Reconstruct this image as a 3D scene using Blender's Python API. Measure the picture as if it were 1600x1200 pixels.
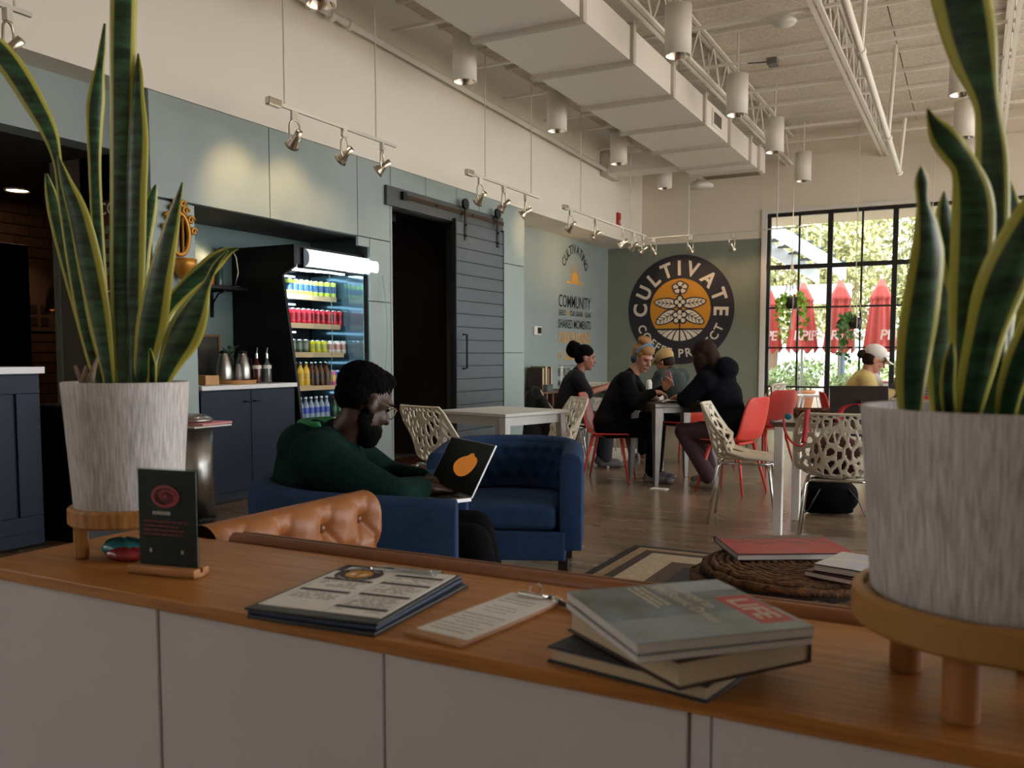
import bpy, math, random
from mathutils import Vector, Matrix, Euler
PI = math.pi
random.seed(7)
for o in list(bpy.data.objects): bpy.data.objects.remove(o)
scene = bpy.context.scene
COL = scene.collection

# ---------------------------------------------------------------- camera, world, light, exposure
cam = bpy.data.cameras.new('camera'); camo = bpy.data.objects.new('camera', cam); COL.objects.link(camo)
cam.sensor_width = 36; cam.lens = 1374 / 1600 * 36; cam.shift_y = 0.0319; cam.clip_start = .05; cam.clip_end = 200
camo.location = (0, 0, 1.17); camo.rotation_euler = (math.radians(86), 0, math.radians(27.8))
cam.dof.use_dof = True; cam.dof.focus_distance = 4.2; cam.dof.aperture_fstop = 6.3
scene.camera = camo
w = bpy.data.worlds.new('world'); scene.world = w; w.use_nodes = True
bg = w.node_tree.nodes['Background']; bg.inputs[0].default_value = (.98, .985, 1.0, 1); bg.inputs[1].default_value = 4.2
sun = bpy.data.lights.new('sun', 'SUN'); sun.energy = 6; sun.angle = .02; sun.color = (1, .95, .86)
suno = bpy.data.objects.new('sun', sun); COL.objects.link(suno); suno.rotation_euler = (math.radians(42), 0, math.radians(14))
def portal(name, loc, rot, sx, sy):
    l = bpy.data.lights.new(name, 'AREA'); l.shape = 'RECTANGLE'; l.size = sx; l.size_y = sy
    l.cycles.is_portal = True
    o = bpy.data.objects.new(name, l); COL.objects.link(o); o.location = loc; o.rotation_euler = rot
portal('window_portal', (1.0, 14.72, 1.75), (math.radians(-90), 0, 0), 8.2, 3.5)
portal('window_portal', (5.1, 8.0, 1.75), (0, math.radians(90), 0), 3.5, 12.0)
vs = scene.view_settings
vs.view_transform = 'Standard'; vs.look = 'None'; vs.gamma = 1; vs.exposure = 0.62; vs.use_curve_mapping = False

# ---------------------------------------------------------------- materials
def lin(h):
    h = h.lstrip('#'); r = [int(h[i:i + 2], 16) / 255 for i in (0, 2, 4)]
    return tuple((c / 12.92 if c <= .04045 else ((c + .055) / 1.055) ** 2.4) for c in r)
MATS = {}
def mat(name, hexc, rough=.6, metal=0, noise=0, nscale=8, bump=0, bscale=60, stretch=None, spec=.5, emit=0, trans=0, alpha=1, hex2=None, coat=0):
    if name in MATS: return MATS[name]
    m = bpy.data.materials.new(name); m.use_nodes = True; MATS[name] = m
    nt = m.node_tree; b = nt.nodes['Principled BSDF']; L = nt.links
    c = lin(hexc)
    b.inputs['Base Color'].default_value = (*c, 1); b.inputs['Roughness'].default_value = rough
    b.inputs['Metallic'].default_value = metal; b.inputs['Specular IOR Level'].default_value = spec
    b.inputs['Transmission Weight'].default_value = trans; b.inputs['Alpha'].default_value = alpha
    b.inputs['Coat Weight'].default_value = coat
    if emit:
        b.inputs['Emission Color'].default_value = (*c, 1); b.inputs['Emission Strength'].default_value = emit
    if noise or bump:
        tc = nt.nodes.new('ShaderNodeTexCoord'); mp = nt.nodes.new('ShaderNodeMapping')
        L.new(tc.outputs['Object'], mp.inputs[0])
        if stretch: mp.inputs['Scale'].default_value = stretch
    if noise:
        n = nt.nodes.new('ShaderNodeTexNoise'); n.inputs['Scale'].default_value = nscale; n.inputs['Detail'].default_value = 6
        L.new(mp.outputs[0], n.inputs['Vector'])
        r = nt.nodes.new('ShaderNodeValToRGB'); L.new(n.outputs['Fac'], r.inputs[0])
        c2 = lin(hex2) if hex2 else tuple(max(0, x * (1 - noise)) for x in c)
        r.color_ramp.elements[0].color = (*c2, 1); r.color_ramp.elements[1].color = (*(min(1, x * (1 + noise * .5)) for x in c), 1)
        r.color_ramp.elements[0].position = .32; r.color_ramp.elements[1].position = .68
        L.new(r.outputs[0], b.inputs['Base Color'])
    if bump:
        n2 = nt.nodes.new('ShaderNodeTexNoise'); n2.inputs['Scale'].default_value = bscale; n2.inputs['Detail'].default_value = 4
        L.new(mp.outputs[0], n2.inputs['Vector'])
        bp = nt.nodes.new('ShaderNodeBump'); bp.inputs['Strength'].default_value = bump; bp.inputs['Distance'].default_value = .01
        L.new(n2.outputs['Fac'], bp.inputs['Height']); L.new(bp.outputs[0], b.inputs['Normal'])
    return m
def attr_mat(name, hex_a, hex_b, attr, band=True, rough=.4):
    """two colours mixed by a vertex attribute (leaf margins), with cross bands of a darker green"""
    m = bpy.data.materials.new(name); m.use_nodes = True; MATS[name] = m
    nt = m.node_tree; b = nt.nodes['Principled BSDF']; L = nt.links
    at = nt.nodes.new('ShaderNodeAttribute'); at.attribute_name = attr
    tc = nt.nodes.new('ShaderNodeTexCoord'); n = nt.nodes.new('ShaderNodeTexNoise'); mp = nt.nodes.new('ShaderNodeMapping')
    mp.inputs['Scale'].default_value = (14, 14, 75); L.new(tc.outputs['Object'], mp.inputs[0]); L.new(mp.outputs[0], n.inputs['Vector']); n.inputs['Scale'].default_value = 1
    r0 = nt.nodes.new('ShaderNodeValToRGB'); L.new(n.outputs['Fac'], r0.inputs[0])
    ca = lin(hex_a)
    r0.color_ramp.elements[0].color = (*(x * .35 for x in ca), 1); r0.color_ramp.elements[1].color = (*(min(1, x * 1.5) for x in ca), 1)
    r0.color_ramp.elements[0].position = .35; r0.color_ramp.elements[1].position = .68
    r1 = nt.nodes.new('ShaderNodeValToRGB'); L.new(at.outputs['Fac'], r1.inputs[0])
    r1.color_ramp.elements[0].position = .58; r1.color_ramp.elements[1].position = .68
    mx = nt.nodes.new('ShaderNodeMixRGB'); L.new(r1.outputs[0], mx.inputs[0]); L.new(r0.outputs[0], mx.inputs[1]); mx.inputs[2].default_value = (*lin(hex_b), 1)
    L.new(mx.outputs[0], b.inputs['Base Color']); b.inputs['Roughness'].default_value = rough
    return m
white_wall = mat('white_wall', '#e6dfd3', .8, bump=.03, bscale=200)
back_white = mat('back_white', '#ddd3c2', .8, bump=.03, bscale=200)
green_panel = mat('green_panel', '#92a09e', .5, noise=.05, nscale=3)
green_wall = mat('green_wall', '#8d9a97', .6, noise=.04, nscale=3)
olive_wall = mat('olive_wall', '#7d8274', .6, noise=.04, nscale=3)
dark_brown = mat('dark_brown', '#3a3029', .7)
black = mat('black', '#080809', .5, spec=.3)
black_gloss = mat('black_gloss', '#08080a', .2)
navy = mat('navy', '#142233', .55, noise=.06, spec=.3)
white_paint = mat('white_paint', '#d9d4cc', .5)
duct_white = mat('duct_white', '#e4ded5', .45)
deck_mat = mat('deck_mat', '#ddd4c6', .95, noise=.2, nscale=40, bump=.5, bscale=70)
steel_white = mat('steel_white', '#e2dcd2', .5)
chrome = mat('chrome', '#d0d0d0', .12, metal=1)
brushed = mat('brushed', '#a9a7a3', .32, metal=1, noise=.2, nscale=6, stretch=(30, 30, 1))
nickel = mat('nickel', '#c9bfae', .28, metal=1)
bronze = mat('bronze', '#3c3028', .4, metal=.8)
oak = mat('oak', '#ae7433', .42, noise=.22, nscale=5, stretch=(1.2, 22, 22), bump=.04, bscale=20, hex2='#975d22')
bamboo = mat('bamboo', '#b07c45', .5, noise=.25, nscale=5, stretch=(18, 18, 2), hex2='#85551f')
glass = mat('glass', '#e8f4f2', .02, trans=1, spec=.5)
glass.node_tree.nodes['Principled BSDF'].inputs['IOR'].default_value = 1.01
rail_mat = mat('rail_mat', '#4a3626', .3, metal=.7)

# ---------------------------------------------------------------- mesh building
class M:
    def __init__(s): s.v = []; s.f = []; s.m = []; s.at = None
    def add(s, vs, fs, mi=0):
        b = len(s.v); s.v += [tuple(v) for v in vs]
        for f in fs: s.f.append(tuple(i + b for i in f)); s.m.append(mi)
        return s
    def box(s, c, d, rz=0, mi=0, rot=None):
        x, y, z = d[0] / 2, d[1] / 2, d[2] / 2
        R = rot if rot is not None else Matrix.Rotation(rz, 3, 'Z'); c = Vector(c)
        vs = [c + R @ Vector((a * x, b * y, e * z)) for e in (-1, 1) for b in (-1, 1) for a in (-1, 1)]
        return s.add(vs, [(0, 2, 3, 1), (4, 5, 7, 6), (0, 1, 5, 4), (2, 6, 7, 3), (0, 4, 6, 2), (1, 3, 7, 5)], mi)
    def bb(s, a, b, mi=0):
        return s.box([(a[i] + b[i]) / 2 for i in range(3)], [abs(b[i] - a[i]) for i in range(3)], 0, mi)
    def cyl(s, p0, p1, r0, r1=None, n=12, mi=0, caps=True):
        r1 = r0 if r1 is None else r1
        p0, p1 = Vector(p0), Vector(p1); d = (p1 - p0)
        q = d.to_track_quat('Z', 'Y') if d.length > 1e-9 else Matrix.Identity(3).to_quaternion()
        vs = []
        for p, r in ((p0, r0), (p1, r1)):
            for i in range(n):
                a = 2 * PI * i / n; vs.append(p + q @ Vector((r * math.cos(a), r * math.sin(a), 0)))
        fs = [(i, (i + 1) % n, n + (i + 1) % n, n + i) for i in range(n)]
        if caps: fs += [tuple(range(n - 1, -1, -1)), tuple(range(n, 2 * n))]
        return s.add(vs, fs, mi)
    def lathe(s, prof, c=(0, 0, 0), n=24, mi=0, sx=1, sy=1, mis=None, cap=True):
        vs = []; fs = []; k = len(prof); c = Vector(c)
        for r, z in prof:
            for i in range(n):
                a = 2 * PI * i / n; vs.append(c + Vector((r * math.cos(a) * sx, r * math.sin(a) * sy, z)))
        b = len(s.v); s.v += [tuple(v) for v in vs]
        for j in range(k - 1):
            for i in range(n):
                s.f.append((b + j * n + i, b + j * n + (i + 1) % n, b + (j + 1) * n + (i + 1) % n, b + (j + 1) * n + i)); s.m.append(mis[j] if mis else mi)
        if cap:
            if prof[0][0] > 1e-6: s.f.append(tuple(b + i for i in range(n - 1, -1, -1))); s.m.append(mis[0] if mis else mi)
            if prof[-1][0] > 1e-6: s.f.append(tuple(b + (k - 1) * n + i for i in range(n))); s.m.append(mis[-1] if mis else mi)
        return s
    def tube(s, pts, r, n=8, mi=0, closed=False, flat=1):
        P = [Vector(p) for p in pts]; k = len(P); vs = []; fs = []; up = None
        for i in range(k):
            t = (P[(i + 1) % k] - P[i - 1]) if closed else (P[min(i + 1, k - 1)] - P[max(i - 1, 0)])
            t.normalize()
            if up is None:
                up = t.orthogonal().normalized()
            up = (up - t * up.dot(t));
            if up.length < 1e-6: up = t.orthogonal()
            up.normalize(); sd = t.cross(up)
            rr = r[i] if isinstance(r, (list, tuple)) else r
            for j in range(n):
                a = 2 * PI * j / n; vs.append(P[i] + up * (rr * math.cos(a)) + sd * (rr * flat * math.sin(a)))
        for i in range(k if closed else k - 1):
            i2 = (i + 1) % k
            for j in range(n): fs.append((i * n + j, i * n + (j + 1) % n, i2 * n + (j + 1) % n, i2 * n + j))
        if not closed: fs += [tuple(range(n - 1, -1, -1)), tuple((k - 1) * n + j for j in range(n))]
        return s.add(vs, fs, mi)
    def ell(s, c, r, R=None, n=16, mi=0):
        R = R or Matrix.Identity(3); c = Vector(c); m = max(6, n // 2); vs = [c + R @ Vector((0, 0, -r[2]))]; fs = []
        for j in range(1, m):
            ph = -PI / 2 + PI * j / m
            for i in range(n):
                a = 2 * PI * i / n
                vs.append(c + R @ Vector((r[0] * math.cos(ph) * math.cos(a), r[1] * math.cos(ph) * math.sin(a), r[2] * math.sin(ph))))
        vs.append(c + R @ Vector((0, 0, r[2])))
        for i in range(n): fs.append((0, 1 + (i + 1) % n, 1 + i))
        for j in range(m - 2):
            for i in range(n):
                a = 1 + j * n; fs.append((a + i, a + (i + 1) % n, a + n + (i + 1) % n, a + n + i))
        a = 1 + (m - 2) * n; t = len(vs) - 1
        for i in range(n): fs.append((a + i, a + (i + 1) % n, t))
        return s.add(vs, fs, mi)
    def cap(s, p0, p1, r0, r1=None, n=12, mi=0):
        r1 = r0 if r1 is None else r1
        s.cyl(p0, p1, r0, r1, n, mi); s.ell(p0, (r0,) * 3, None, n, mi); s.ell(p1, (r1,) * 3, None, n, mi); return s
    def grid(s, fn, nu, nv, mi=0, cu=False, cv=False, keep=None):
        vs = [fn(i / (nu if cu else nu - 1), j / (nv if cv else nv - 1)) for i in range(nu) for j in range(nv)]; fs = []
        for i in range(nu if cu else nu - 1):
            for j in range(nv if cv else nv - 1):
                i2, j2 = (i + 1) % nu, (j + 1) % nv
                if keep and not keep((i + .5) / (nu - 1), (j + .5) / (nv - 1)): continue
                fs.append((i * nv + j, i2 * nv + j, i2 * nv + j2, i * nv + j2))
        return s.add(vs, fs, mi)
    def prism(s, poly, o, ux, uy, th, mi=0):
        """2d polygon in the plane (ux, uy) at o, thickened by th along ux x uy"""
        o, ux, uy = Vector(o), Vector(ux), Vector(uy); nz = ux.cross(uy).normalized(); n = len(poly)
        vs = [o + ux * x + uy * y for x, y in poly] + [o + ux * x + uy * y + nz * th for x, y in poly]
        fs = [tuple(range(n - 1, -1, -1)), tuple(range(n, 2 * n))] + [(i, (i + 1) % n, n + (i + 1) % n, n + i) for i in range(n)]
        return s.add(vs, fs, mi)
    def text(s, body, o, ux, uy, size, mi=0, bold=0, align='CENTER', th=.002, sx=1):
        vs, fs, wd = text_geo(body, bold, align)
        o, ux, uy = Vector(o), Vector(ux), Vector(uy); nz = ux.cross(uy).normalized() * th
        return s.add([o + ux * (v[0] * size * sx) + uy * (v[1] * size) + nz for v in vs], fs, mi)
    def obj(s, name, mats, parent=None, smooth=False, bevel=0, seg=2, sub=0, solid=0, label=None, cat=None, group=None, kind=None, recenter=True):
        me = bpy.data.meshes.new(name)
        vs = s.v; loc = Vector((0, 0, 0))
        if parent is None and recenter and vs:
            xs = [v[0] for v in vs]; ys = [v[1] for v in vs]; zs = [v[2] for v in vs]
            loc = Vector(((min(xs) + max(xs)) / 2, (min(ys) + max(ys)) / 2, min(zs)))
            vs = [(v[0] - loc.x, v[1] - loc.y, v[2] - loc.z) for v in vs]
        me.from_pydata(vs, [], s.f)
        mats = mats if isinstance(mats, (list, tuple)) else [mats]
        for m in mats: me.materials.append(m)
        if len(mats) > 1: me.polygons.foreach_set('material_index', s.m)
        if smooth: me.polygons.foreach_set('use_smooth', [True] * len(me.polygons))
        if s.at:
            a = me.attributes.new('edge', 'FLOAT', 'POINT'); a.data.foreach_set('value', s.at)
        me.update()
        o = bpy.data.objects.new(name, me); COL.objects.link(o); o.location = loc
        if parent is not None:
            o.parent = parent
            if parent.get('_w'): o.matrix_parent_inverse = Matrix.Translation(-Vector(parent['_w']))
        if bevel:
            b = o.modifiers.new('bevel', 'BEVEL'); b.width = bevel; b.segments = seg; b.limit_method = 'ANGLE'; b.angle_limit = math.radians(40)
        if solid:
            b = o.modifiers.new('solid', 'SOLIDIFY'); b.thickness = solid; b.offset = 0
        if sub:
            b = o.modifiers.new('sub', 'SUBSURF'); b.levels = sub; b.render_levels = sub
        tag(o, label, cat, group, kind)
        return o
def tag(o, label=None, cat=None, group=None, kind=None):
    if label: o['label'] = label
    if cat: o['category'] = cat
    if group: o['group'] = group
    if kind: o['kind'] = kind
    return o
def thing(name, label=None, cat=None, loc=(0, 0, 0), rz=0, group=None, kind=None, world=False):
    """an Empty at a thing's base; world=True: its parts are written in world coordinates"""
    o = bpy.data.objects.new(name, None); COL.objects.link(o); o.location = loc; o.rotation_euler = (0, 0, rz); o.empty_display_size = .1
    if world: o['_w'] = tuple(loc)
    return tag(o, label, cat, group, kind)
def dup(root, loc=None, rz=None, label=None, parent=None):
    c = root.copy(); COL.objects.link(c); c.parent = parent
    if loc is not None: c.location = loc
    if rz is not None: c.rotation_euler = (0, 0, rz)
    if label: c['label'] = label
    for ch in [x for x in root.children]: dup(ch, parent=c)
    return c
_TG = {}
def text_geo(body, bold, align):
    k = (body, bold, align)
    if k in _TG: return _TG[k]
    cu = bpy.data.curves.new('t', 'FONT'); cu.body = body; cu.size = 1; cu.offset = bold; cu.align_x = align; cu.resolution_u = 4; cu.fill_mode = 'FRONT' if hasattr(cu, 'fill_mode') else 'BOTH'
    o = bpy.data.objects.new('t', cu); COL.objects.link(o)
    dg = bpy.context.evaluated_depsgraph_get(); me = bpy.data.meshes.new_from_object(o.evaluated_get(dg))
    vs = [tuple(v.co) for v in me.vertices]; fs = [tuple(p.vertices) for p in me.polygons]
    bpy.data.objects.remove(o); bpy.data.curves.remove(cu); bpy.data.meshes.remove(me)
    wd = (max(v[0] for v in vs) - min(v[0] for v in vs)) if vs else .3
    _TG[k] = (vs, fs, wd); return _TG[k]
def arc_text(m, body, c, ux, uy, r, size, mid, mi=0, bold=.02, gap=.12, inside=False, th=.002, sx=1):
    """letters along an arc of radius r; mid = angle of the middle (deg, 90 = top); inside: read along the bottom"""
    ux, uy = Vector(ux), Vector(uy); ws = [text_geo(ch, bold, 'CENTER')[2] * size * sx if ch != ' ' else size * .3 for ch in body]
    tot = sum(ws) + gap * size * (len(body) - 1); pos = -tot / 2
    for ch, wd in zip(body, ws):
        t = (pos + wd / 2) / (r + (size * .35 if not inside else -size * .35)); pos += wd + gap * size
        if ch == ' ': continue
        a = math.radians(mid) + (t if inside else -t)
        e = ux * math.cos(a) + uy * math.sin(a)
        up = -e if inside else e; rt = up.cross(ux.cross(uy)).normalized()
        m.text(ch, Vector(c) + e * r, rt, up, size, mi, bold, 'CENTER', th, sx)
def spot(name, loc, target, energy, angle=60, col=(1, .82, .6), blend=.6, size=.03, parent=None):
    l = bpy.data.lights.new(name, 'SPOT'); l.energy = energy; l.spot_size = math.radians(angle); l.spot_blend = blend; l.color = col; l.shadow_soft_size = size
    o = bpy.data.objects.new(name, l); COL.objects.link(o); o.location = loc
    o.rotation_euler = (Vector(target) - Vector(loc)).to_track_quat('-Z', 'Y').to_euler()
    return o
def remesh(m, name, mt, voxel, parent=None, smooth_it=4, sfac=.5, **kw):
    """union of overlapping shapes as one continuous smooth surface"""
    o = m.obj('tmp', mt, None, recenter=False)
    r = o.modifiers.new('r', 'REMESH'); r.mode = 'VOXEL'; r.voxel_size = voxel; r.use_smooth_shade = True
    s = o.modifiers.new('s', 'SMOOTH'); s.factor = sfac; s.iterations = smooth_it
    dg = bpy.context.evaluated_depsgraph_get(); me = bpy.data.meshes.new_from_object(o.evaluated_get(dg)); old = o.data
    bpy.data.objects.remove(o); bpy.data.meshes.remove(old); me.name = name
    me.materials.clear()
    for x in (mt if isinstance(mt, (list, tuple)) else [mt]): me.materials.append(x)
    me.polygons.foreach_set('use_smooth', [True] * len(me.polygons))
    no = bpy.data.objects.new(name, me); COL.objects.link(no)
    if parent is not None:
        no.parent = parent
        if parent.get('_w'): no.matrix_parent_inverse = Matrix.Translation(-Vector(parent['_w']))
    tag(no, kw.get('label'), kw.get('cat'), kw.get('group'))
    return no

# ---------------------------------------------------------------- the shell of the room
WX, BY, RX, FY, CZ = -5.18, 14.63, 5.0, -4.0, 4.66
# floor
def floor_mat():
    m = bpy.data.materials.new('plank_floor'); m.use_nodes = True; nt = m.node_tree; L = nt.links; b = nt.nodes['Principled BSDF']
    ge = nt.nodes.new('ShaderNodeNewGeometry'); mp = nt.nodes.new('ShaderNodeMapping'); mp.inputs['Scale'].default_value = (.8, 4, 1); L.new(ge.outputs['Position'], mp.inputs[0])
    n = nt.nodes.new('ShaderNodeTexNoise'); n.inputs['Scale'].default_value = 1.6; n.inputs['Detail'].default_value = 8; L.new(mp.outputs[0], n.inputs['Vector'])
    oi = nt.nodes.new('ShaderNodeObjectInfo'); ad = nt.nodes.new('ShaderNodeMath'); ad.operation = 'MULTIPLY_ADD'; ad.inputs[1].default_value = .16
    L.new(oi.outputs['Random'], ad.inputs[0]); L.new(n.outputs['Fac'], ad.inputs[2])
    r = nt.nodes.new('ShaderNodeValToRGB'); L.new(ad.outputs[0], r.inputs[0])
    r.color_ramp.elements[0].position = .3; r.color_ramp.elements[0].color = (*lin('#6b5a4b'), 1)
    r.color_ramp.elements[1].position = .85; r.color_ramp.elements[1].color = (*lin('#86735f'), 1)
    L.new(r.outputs[0], b.inputs['Base Color'])
    r2 = nt.nodes.new('ShaderNodeValToRGB'); L.new(n.outputs['Fac'], r2.inputs[0]); r2.color_ramp.elements[0].color = (.14, .14, .14, 1); r2.color_ramp.elements[1].color = (.34, .34, .34, 1)
    L.new(r2.outputs[0], b.inputs['Roughness'])
    return m
fmat = floor_mat()
floor = M().bb((-9, FY, -.06), (RX, BY + .1, -.003)).obj('floor', fmat, kind='structure', recenter=False)
pl = None; rng = random.Random(3)
for j in range(40):
    y = 3.2 + j * .2; x = -5.15 - rng.random() * 1.1
    while x < .8:
        if x > -6:
            xa = max(x, -5.15)
            if xa == x and pl is not None:
                o = pl.copy(); COL.objects.link(o); o.parent = floor; o.location = (x, y, 0)
            else:
                q = M().bb((0, 0, -.003), (x + 1.8 - .004 - xa, .196, 0)).obj('plank', fmat, floor, recenter=False)
                q.location = (xa, y, 0)
                if xa == x: pl = q
        x += 1.8
# ceiling deck: panels with recessed joints
ceil = M().bb((-6.2, FY, CZ + .06), (RX, BY + .1, CZ + .2)).obj('ceiling', deck_mat, kind='structure', recenter=False)
pm = None
y = FY
while y < BY - .05:
    for x0, x1 in ((-5.9, -3.4), (-3.4, -.9), (-.9, 1.6), (1.6, 5.0)):
        M().bb((x0, y + .02, CZ), (x1 - .012, min(y + .76, BY) - .02, CZ + .06)).obj('deck_panel', deck_mat, ceil, recenter=False)
    M().bb((-5.9, y - .02, CZ - .03), (RX, y + .02, CZ + .05)).obj('bulb_tee', steel_white, ceil, recenter=False)
    y += .76
# left wall, upper white part (projects over the recesses)
wl = M()
wl.bb((WX - .15, FY, 3.03), (WX, BY, CZ + .1)); wl.bb((-6.1, 4.37, 3.03), (WX - .15, BY, 3.08)); wl.bb((-5.6, FY, 3.03), (WX - .15, 4.37, 3.08))
wall_left = wl.obj('wall_left', white_wall, kind='structure', recenter=False)
core = M()
core.bb((WX - .75, 4.37, 0), (WX - .03, 4.765, 3.03)); core.bb((WX - .75, 4.765, 2.29), (WX - .03, 6.9, 3.03)); core.bb((WX - .14, 6.9, 0), (WX - .03, 7.25, 3.03))
core.bb((WX - .14, 7.25, 2.64), (WX - .03, 8.5, 3.03)); core.bb((WX - .14, 8.5, 0), (WX - .03, 10.17, 3.03)); core.bb((WX - .75, 6.9, 0), (WX - .6, 10.17, .01))
core.obj('wall_core', mat('core', '#4a4f4c', .8), wall_left, recenter=False)
def panel(y0, y1, z0, z1, m=green_panel):
    M().bb((WX - .03, y0 + .004, z0 + .004), (WX, y1 - .004, z1 - .004)).obj('wall_panel', m, wall_left, bevel=.002, seg=1, recenter=False)
ys = [4.37, 5.56, 6.72, 7.88, 9.0, 10.17]
for a, b in zip(ys, ys[1:]):
    if a == 4.37: panel(4.37, 5.56, 2.29, 3.03)
    elif a == 5.56: panel(a, b, 2.29, 3.03)
    elif a == 6.72: panel(a, 7.25, 2.29, 3.03); panel(7.25, b, 2.64, 3.03)
    elif a == 7.88: panel(a, 8.5, 2.64, 3.03); panel(8.5, b, 2.3, 3.03)
    else: panel(a, b, 2.3, 3.03)
panel(4.37, 4.765, 1.63, 2.28); panel(4.37, 4.765, 0, 1.63)
panel(6.9, 7.25, 1.69, 2.29); panel(6.9, 7.25, 0, 1.69); panel(6.72, 6.9, 2.2, 2.29)
panel(8.5, 9.0, 0, 2.3); panel(9.0, 10.17, 0, 1.2); panel(9.0, 10.17, 1.2, 2.3)
M().bb((WX - .14, 7.235, 0), (WX + .006, 7.262, 2.64)).obj('door_trim', mat('trim_grey', '#9aa29c', .5), wall_left, recenter=False)
# recessed part of the left wall beyond the panels
wr = M(); wr.bb((-5.95, 10.17, 0), (-5.8, BY, 3.05))
wall_recess = wr.obj('wall_recess', green_wall, kind='structure', recenter=False)
M().bb((-5.8, 10.17, 0), (-5.785, BY, .1)).obj('baseboard_left', mat('base_dark', '#2e2d2a', .6), kind='structure', recenter=False)
# alcove
al = M(); al.bb((-6.1, 4.6, 0), (-5.93, 7.2, 2.5)); al.bb((-5.95, 6.92, 0), (WX - .14, 6.98, 2.4))
al.obj('wall_alcove', mat('teal_wall', '#5f7678', .6), kind='structure', recenter=False)
# far-left service area
ws = M(); ws.bb((-6.23, 4.37, 0), (WX - .03, 4.45, 3.0))
wsv = ws.obj('wall_return', mat('return_grey', '#4d463e', .7), kind='structure', recenter=False)
M().bb((-6.25, 4.355, 0), (-6.19, 4.40, 2.7)).obj('corner_trim', mat('trim_grey2', '#5d6058', .6), wsv, recenter=False)
M().bb((-5.65, 1.0, 2.62), (-5.45, 4.37, 3.03)).obj('wall_bulkhead', green_wall, kind='structure', recenter=False)
M().bb((-9.1, -1, 2.62), (-5.65, 8.0, 2.75)).obj('ceiling_service', mat('dark_ceiling', '#2a2724', .8), kind='structure', recenter=False)
wv = M(); wv.bb((-8.16, -1, 0), (-8.02, 7, 2.7))
wall_service = wv.obj('wall_service', mat('mortar', '#3a2a20', .9), kind='structure', recenter=False)
brick_m = mat('brick_paint', '#6b4a38', .7, noise=.15, nscale=5)
bk = M().bb((0, 0, 0), (.02, .29, .09)).obj('brick', brick_m, wall_service, recenter=False); bk.location = (-8.02, 4.9, .1)
for r in range(26):
    for c in range(4):
        if r == 0 and c == 0: continue
        o = bk.copy(); COL.objects.link(o); o.location = (-8.02, 4.75 + c * .3 + (r % 2) * .15, .1 + r * .1)
M().bb((-9, 6.0, 0), (-6.2, 6.1, 2.7)).obj('wall_service_end', dark_brown, kind='structure', recenter=False)
# hallway behind the sliding door
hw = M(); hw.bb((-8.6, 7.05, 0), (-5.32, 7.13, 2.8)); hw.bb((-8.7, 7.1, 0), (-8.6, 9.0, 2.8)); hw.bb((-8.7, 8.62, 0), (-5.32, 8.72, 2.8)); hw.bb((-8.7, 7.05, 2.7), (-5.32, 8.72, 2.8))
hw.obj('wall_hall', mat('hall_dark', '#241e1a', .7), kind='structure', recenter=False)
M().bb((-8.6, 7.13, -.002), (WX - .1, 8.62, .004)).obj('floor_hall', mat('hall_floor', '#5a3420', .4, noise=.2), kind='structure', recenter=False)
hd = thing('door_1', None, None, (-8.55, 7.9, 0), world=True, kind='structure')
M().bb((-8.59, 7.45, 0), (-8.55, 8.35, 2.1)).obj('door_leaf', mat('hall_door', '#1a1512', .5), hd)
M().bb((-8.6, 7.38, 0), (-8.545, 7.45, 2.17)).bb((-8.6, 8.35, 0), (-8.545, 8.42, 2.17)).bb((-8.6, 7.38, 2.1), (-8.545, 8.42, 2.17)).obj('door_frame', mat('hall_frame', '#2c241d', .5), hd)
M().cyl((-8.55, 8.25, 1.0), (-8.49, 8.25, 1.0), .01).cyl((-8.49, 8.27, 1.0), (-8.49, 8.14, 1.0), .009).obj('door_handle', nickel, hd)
# back wall with the big window
WL, WT = -3.06, 3.44
wb = M(); wb.bb((-6, BY, 3.06), (RX + .1, BY + .2, CZ + .2)) 
back = wb.obj('wall_back', back_white, kind='structure', recenter=False)
M().bb((-6, BY, 0), (WL - .08, BY + .2, 3.06)).obj('wall_back_lower', olive_wall, kind='structure', recenter=False)
back.data.clear_geometry()
q = M(); q.bb((-6, BY, 3.06), (WL - .08, BY + .2, CZ + .2)); q.bb((WL - .08, BY, WT + .06), (RX + .1, BY + .2, CZ + .2))
back.data.from_pydata(q.v, [], q.f)
M().bb((-5.8, BY - .015, 0), (WL - .1, BY, .12)).obj('baseboard_back', MATS['base_dark'], kind='structure', recenter=False)
M().bb((WX, BY - .02, 4.3), (RX, BY, 4.325)).obj('trim_1', back_white, kind='structure', recenter=False)
M().bb((WL - .08, BY - .03, 0), (WL, BY + .2, WT + .06)).bb((WL, BY - .03, WT), (RX, BY + .2, WT + .06)).obj('trim_2', white_paint, kind='structure', recenter=False)
win_blk = mat('window_black', '#14120f', .5)
win = thing('window_1', None, None, (1.0, BY + .06, 0), world=True, kind='structure')
XT = [WL + .03 + i * .94 for i in range(9)]; ZH = [.02, .66, 1.29, 1.93, 2.58, WT - .02]
for i, x in enumerate(XT):
    wdt = .075 if i else .05
    M().bb((x - wdt / 2, BY + .02, 0), (x + wdt / 2, BY + .1, WT)).obj('mullion', win_blk, win)
    if i < 8:
        M().bb((x + .47 - .014, BY + .035, 0), (x + .47 + .014, BY + .085, WT)).obj('glazing_bar', win_blk, win)
for k, z in enumerate(ZH):
    h = .07 if k in (0, 4, 5) else .026
    M().bb((WL, BY + .025, z - h / 2), (XT[-1], BY + .095, z + h / 2)).obj('rail' if h > .03 else 'glazing_bar', win_blk, win)
pane = None
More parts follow.
